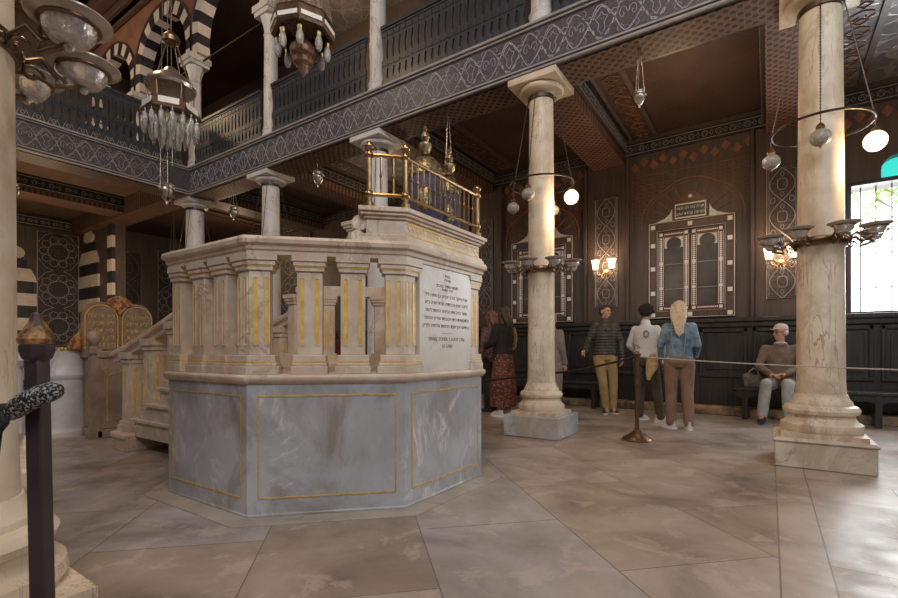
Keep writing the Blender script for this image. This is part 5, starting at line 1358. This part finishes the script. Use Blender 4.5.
person('woman with long dark hair, black jacket and long brown patterned skirt, in profile', (-3.50,6.68,0), faceto(-1,.25), 1.74, sk)
rd = dict(tops=[dict(name='jacket', m=cloth('dark_red_speckled_jacket', (.10,.035,.045), (.26,.14,.15), 30, .8), e=.028, cut=.85, r=.062)], trousers=dict(m=cloth('black_trousers', (.02,.018,.02), (.035,.03,.034)), e=.012),
  hair=dict(f=lambda F, T: long_hair(F, T, .24), m=mat('auburn_hair', (.14,.05,.03), (.24,.10,.06), 6, (22,22,1.2), .5, bmp=.6)),
  J=dict(wrR=V3(.20,.20,1.0), hdR=V3(0,.6,-.5)), Th=Rx(10), shoe=DSHOE, sole=DSHOE)
person('woman with reddish hair in a dark red speckled jacket, next to the platform corner', (-3.93,7.06,0), faceto(-1,.2), 1.72, rd)
gp = dict(tops=[dict(name='coat', m=cloth('grey_beige_coat', (.22,.19,.17), (.30,.26,.24), 8), e=.034, cut=.84, r=.064, collar=True)], trousers=dict(m=cloth('grey_beige_trousers', (.26,.20,.17), (.34,.27,.23)), e=.022),
  hair=dict(f=short_hair, m=cloth('grey_hair', (.25,.22,.2), (.4,.36,.33), 40)), J=dict(), Th=Rz(10), shoe=DSHOE, sole=DSHOE)
person('person in a grey beige coat mostly hidden behind the veined middle column', (-2.80,6.95,0), faceto(.2,1), 1.62, gp)
cp = dict(tops=[dict(name='jacket', m=cloth('wine_red_jacket', (.10,.012,.02), (.16,.025,.03)), e=.028, cut=.95, r=.062, collar=True)], trousers=dict(m=DSHOE, e=.012),
  hair=dict(f=short_hair, m=cloth('auburn_short_hair', (.12,.04,.02), (.2,.08,.04), 40)), Th=Rz(0), shoe=DSHOE, sole=DSHOE)
person('person in a wine red jacket glimpsed through the gap between two platform piers', (-7.42,6.9,0), faceto(.3,1), 1.50, cp)

# seated old man
gm = cloth('brown_grey_sweater', (.17,.125,.095), (.23,.17,.135), 12)
SJ = dict(pel=V3(0,0,.56), hipL=V3(-.10,.02,.555), hipR=V3(.10,.02,.555), kneeL=V3(-.12,.44,.56), kneeR=V3(.13,.42,.56), ankL=V3(-.13,.47,.12), ankR=V3(.17,.50,.12),
  waist=V3(0,-.03,.72), chest=V3(0,-.03,.93), neck=V3(0,.0,1.12), head=V3(0,.03,1.285), shL=V3(-.19,-.02,1.06), shR=V3(.19,-.02,1.06),
  elL=V3(-.26,.06,.80), elR=V3(.26,.06,.80), wrL=V3(-.08,.28,.70), wrR=V3(.09,.28,.69), hdL=V3(.7,.6,-.1), hdR=V3(-.7,.6,-.1))
sj = dict(sit=True, J=SJ, pnL=V3(0,0,-1), pnR=V3(0,0,-1), tops=[dict(name='sweater', m=gm, e=.024, r=.060)], trousers=dict(m=cloth('pale_jeans', (.34,.35,.35), (.46,.47,.48), 8), e=.016),
  hair=dict(f=lambda F, T: F.ell((0,-.035,.015),(.077,.078,.07),T), m=cloth('white_hair', (.6,.57,.54), (.72,.7,.66), 40)), Th=Rz(-42), shoe=DSHOE, sole=DSHOE)
SX, SY = .13, 8.52
t, T, HT, J = person('old man in pale cap and brown sweater sitting on the bench beside the column', (SX,SY,0), faceto(-.10,-1), 1.76, sj)
TT = T @ HT
F = Fig(); F.b.lathe([(.082,.02),(.086,.035),(.084,.07),(.066,.105),(.03,.122),(0,.125)], (0,-.012,.02), 20, T=None, sy=1.14)
F.b.loft([(0,.10,.052,.062,.052),(0,.10,.062,.062,.052)], 16)
F.done('cap', cloth('pale_cap', (.62,.48,.42), (.70,.56,.50)), t, TT, .007, 1)
b = MB()
for s in (1,-1): b.path([TT@Vector((s*.03+.021*cos(radians(a)), .092, .012+.017*sin(radians(a)))) for a in range(0,360,30)], .0025, 5, closed=True); b.path([TT@Vector((s*.052,.09,.015)),TT@Vector((s*.078,0,.015))], .0025, 5)
b.build('glasses', 'iron', t)
MB().path([T@Vector((.07*cos(radians(a)), .0+.068*sin(radians(a)), 1.135+.01*sin(radians(a)))) for a in range(0,360,24)], .014, 8, closed=True).build('shirt_collar', WHITE, t)
# bag on the bench beside him
bg = thing('grey_bag', 'slumped grey cloth bag with a looped strap on the bench left of the old man', 'bag', (-.22,8.60,.475))
F = Fig(); F.ell((-.22,8.60,.56),(.13,.11,.10)); F.ell((-.27,8.60,.62),(.09,.09,.08)); F.ell((-.16,8.58,.60),(.08,.09,.07)); F.b.box(-.33,-.11,8.52,8.68,.476,.56)
F.done('bag', cloth('grey_cloth', (.10,.10,.10), (.19,.185,.18), 10), bg, Matrix.Identity(4), .012, 3)
MB().path([(-.28,8.53,.62),(-.26,8.48,.72),(-.20,8.47,.77),(-.15,8.49,.74),(-.13,8.53,.63)], .010, 8).build('strap', cloth('pale_strap', (.30,.28,.26), (.4,.38,.36)), bg)

# ------------------------------------------------------------------ light
w = bpy.data.worlds.new('world'); SC.world = w; w.use_nodes = True
bgn = w.node_tree.nodes['Background']; bgn.inputs[0].default_value = (.93,.97,1,1); bgn.inputs[1].default_value = 4.0
def area(loc, target, sx, sy, e, col, name='window_or_fill_light', spread=180):
    l = bpy.data.lights.new(name, 'AREA'); l.shape = 'RECTANGLE'; l.size = sx; l.size_y = sy; l.energy = e; l.color = col; l.spread = radians(spread)
    o = bpy.data.objects.new(name, l); COL.objects.link(o); o.location = loc
    o.rotation_euler = (Vector(target)-Vector(loc)).to_track_quat('-Z','Y').to_euler(); return o
# added area lamps in place of unbuilt high windows, behind and beside the viewer
area((1.5,-3.6,7.0), (-4,4.5,2.0), 7, 2.6, 470, (.86,.92,1))
area((5.8,2.0,5.5), (-2,4,1.5), 3, 2.2, 150, (.84,.92,1))
area((-8,-3.6,7.5), (-8,5,4), 6, 2.4, 90, (.95,.95,1))
area(((wx0+wx1)/2,WY+.4,2.5), (1.0,3,.2), 1.7,1.8, 110, (.92,.96,1))
# added warm key and fill lamps without fixtures, through nave, aisles and gallery
for (x,y,z,e) in ((-1.0,.8,6.0,170),(-7.0,1.8,7.2,130),(-13.2,3.4,2.4,95),(-14,3.0,8.2,90),(-12.5,7.6,3.6,38),(-6.5,7.4,3.9,24),(-1.1,7.0,3.9,20),(2.6,7.2,3.9,16),(-8.5,7.6,8.4,60)):
    light((x,y,z), e, (1,.70,.42), .25)
light((CX[0]+.37,5.47,2.68), 20, (1,.72,.42), .08); light((CX[1]+.385,5.50,2.70), 17, (1,.72,.42), .08)

SC.view_settings.view_transform = 'Standard'; SC.view_settings.look = 'None'; SC.view_settings.gamma = 1
SC.view_settings.exposure = .12
SC.cycles.use_denoising = True
SC.cycles.max_bounces = 6
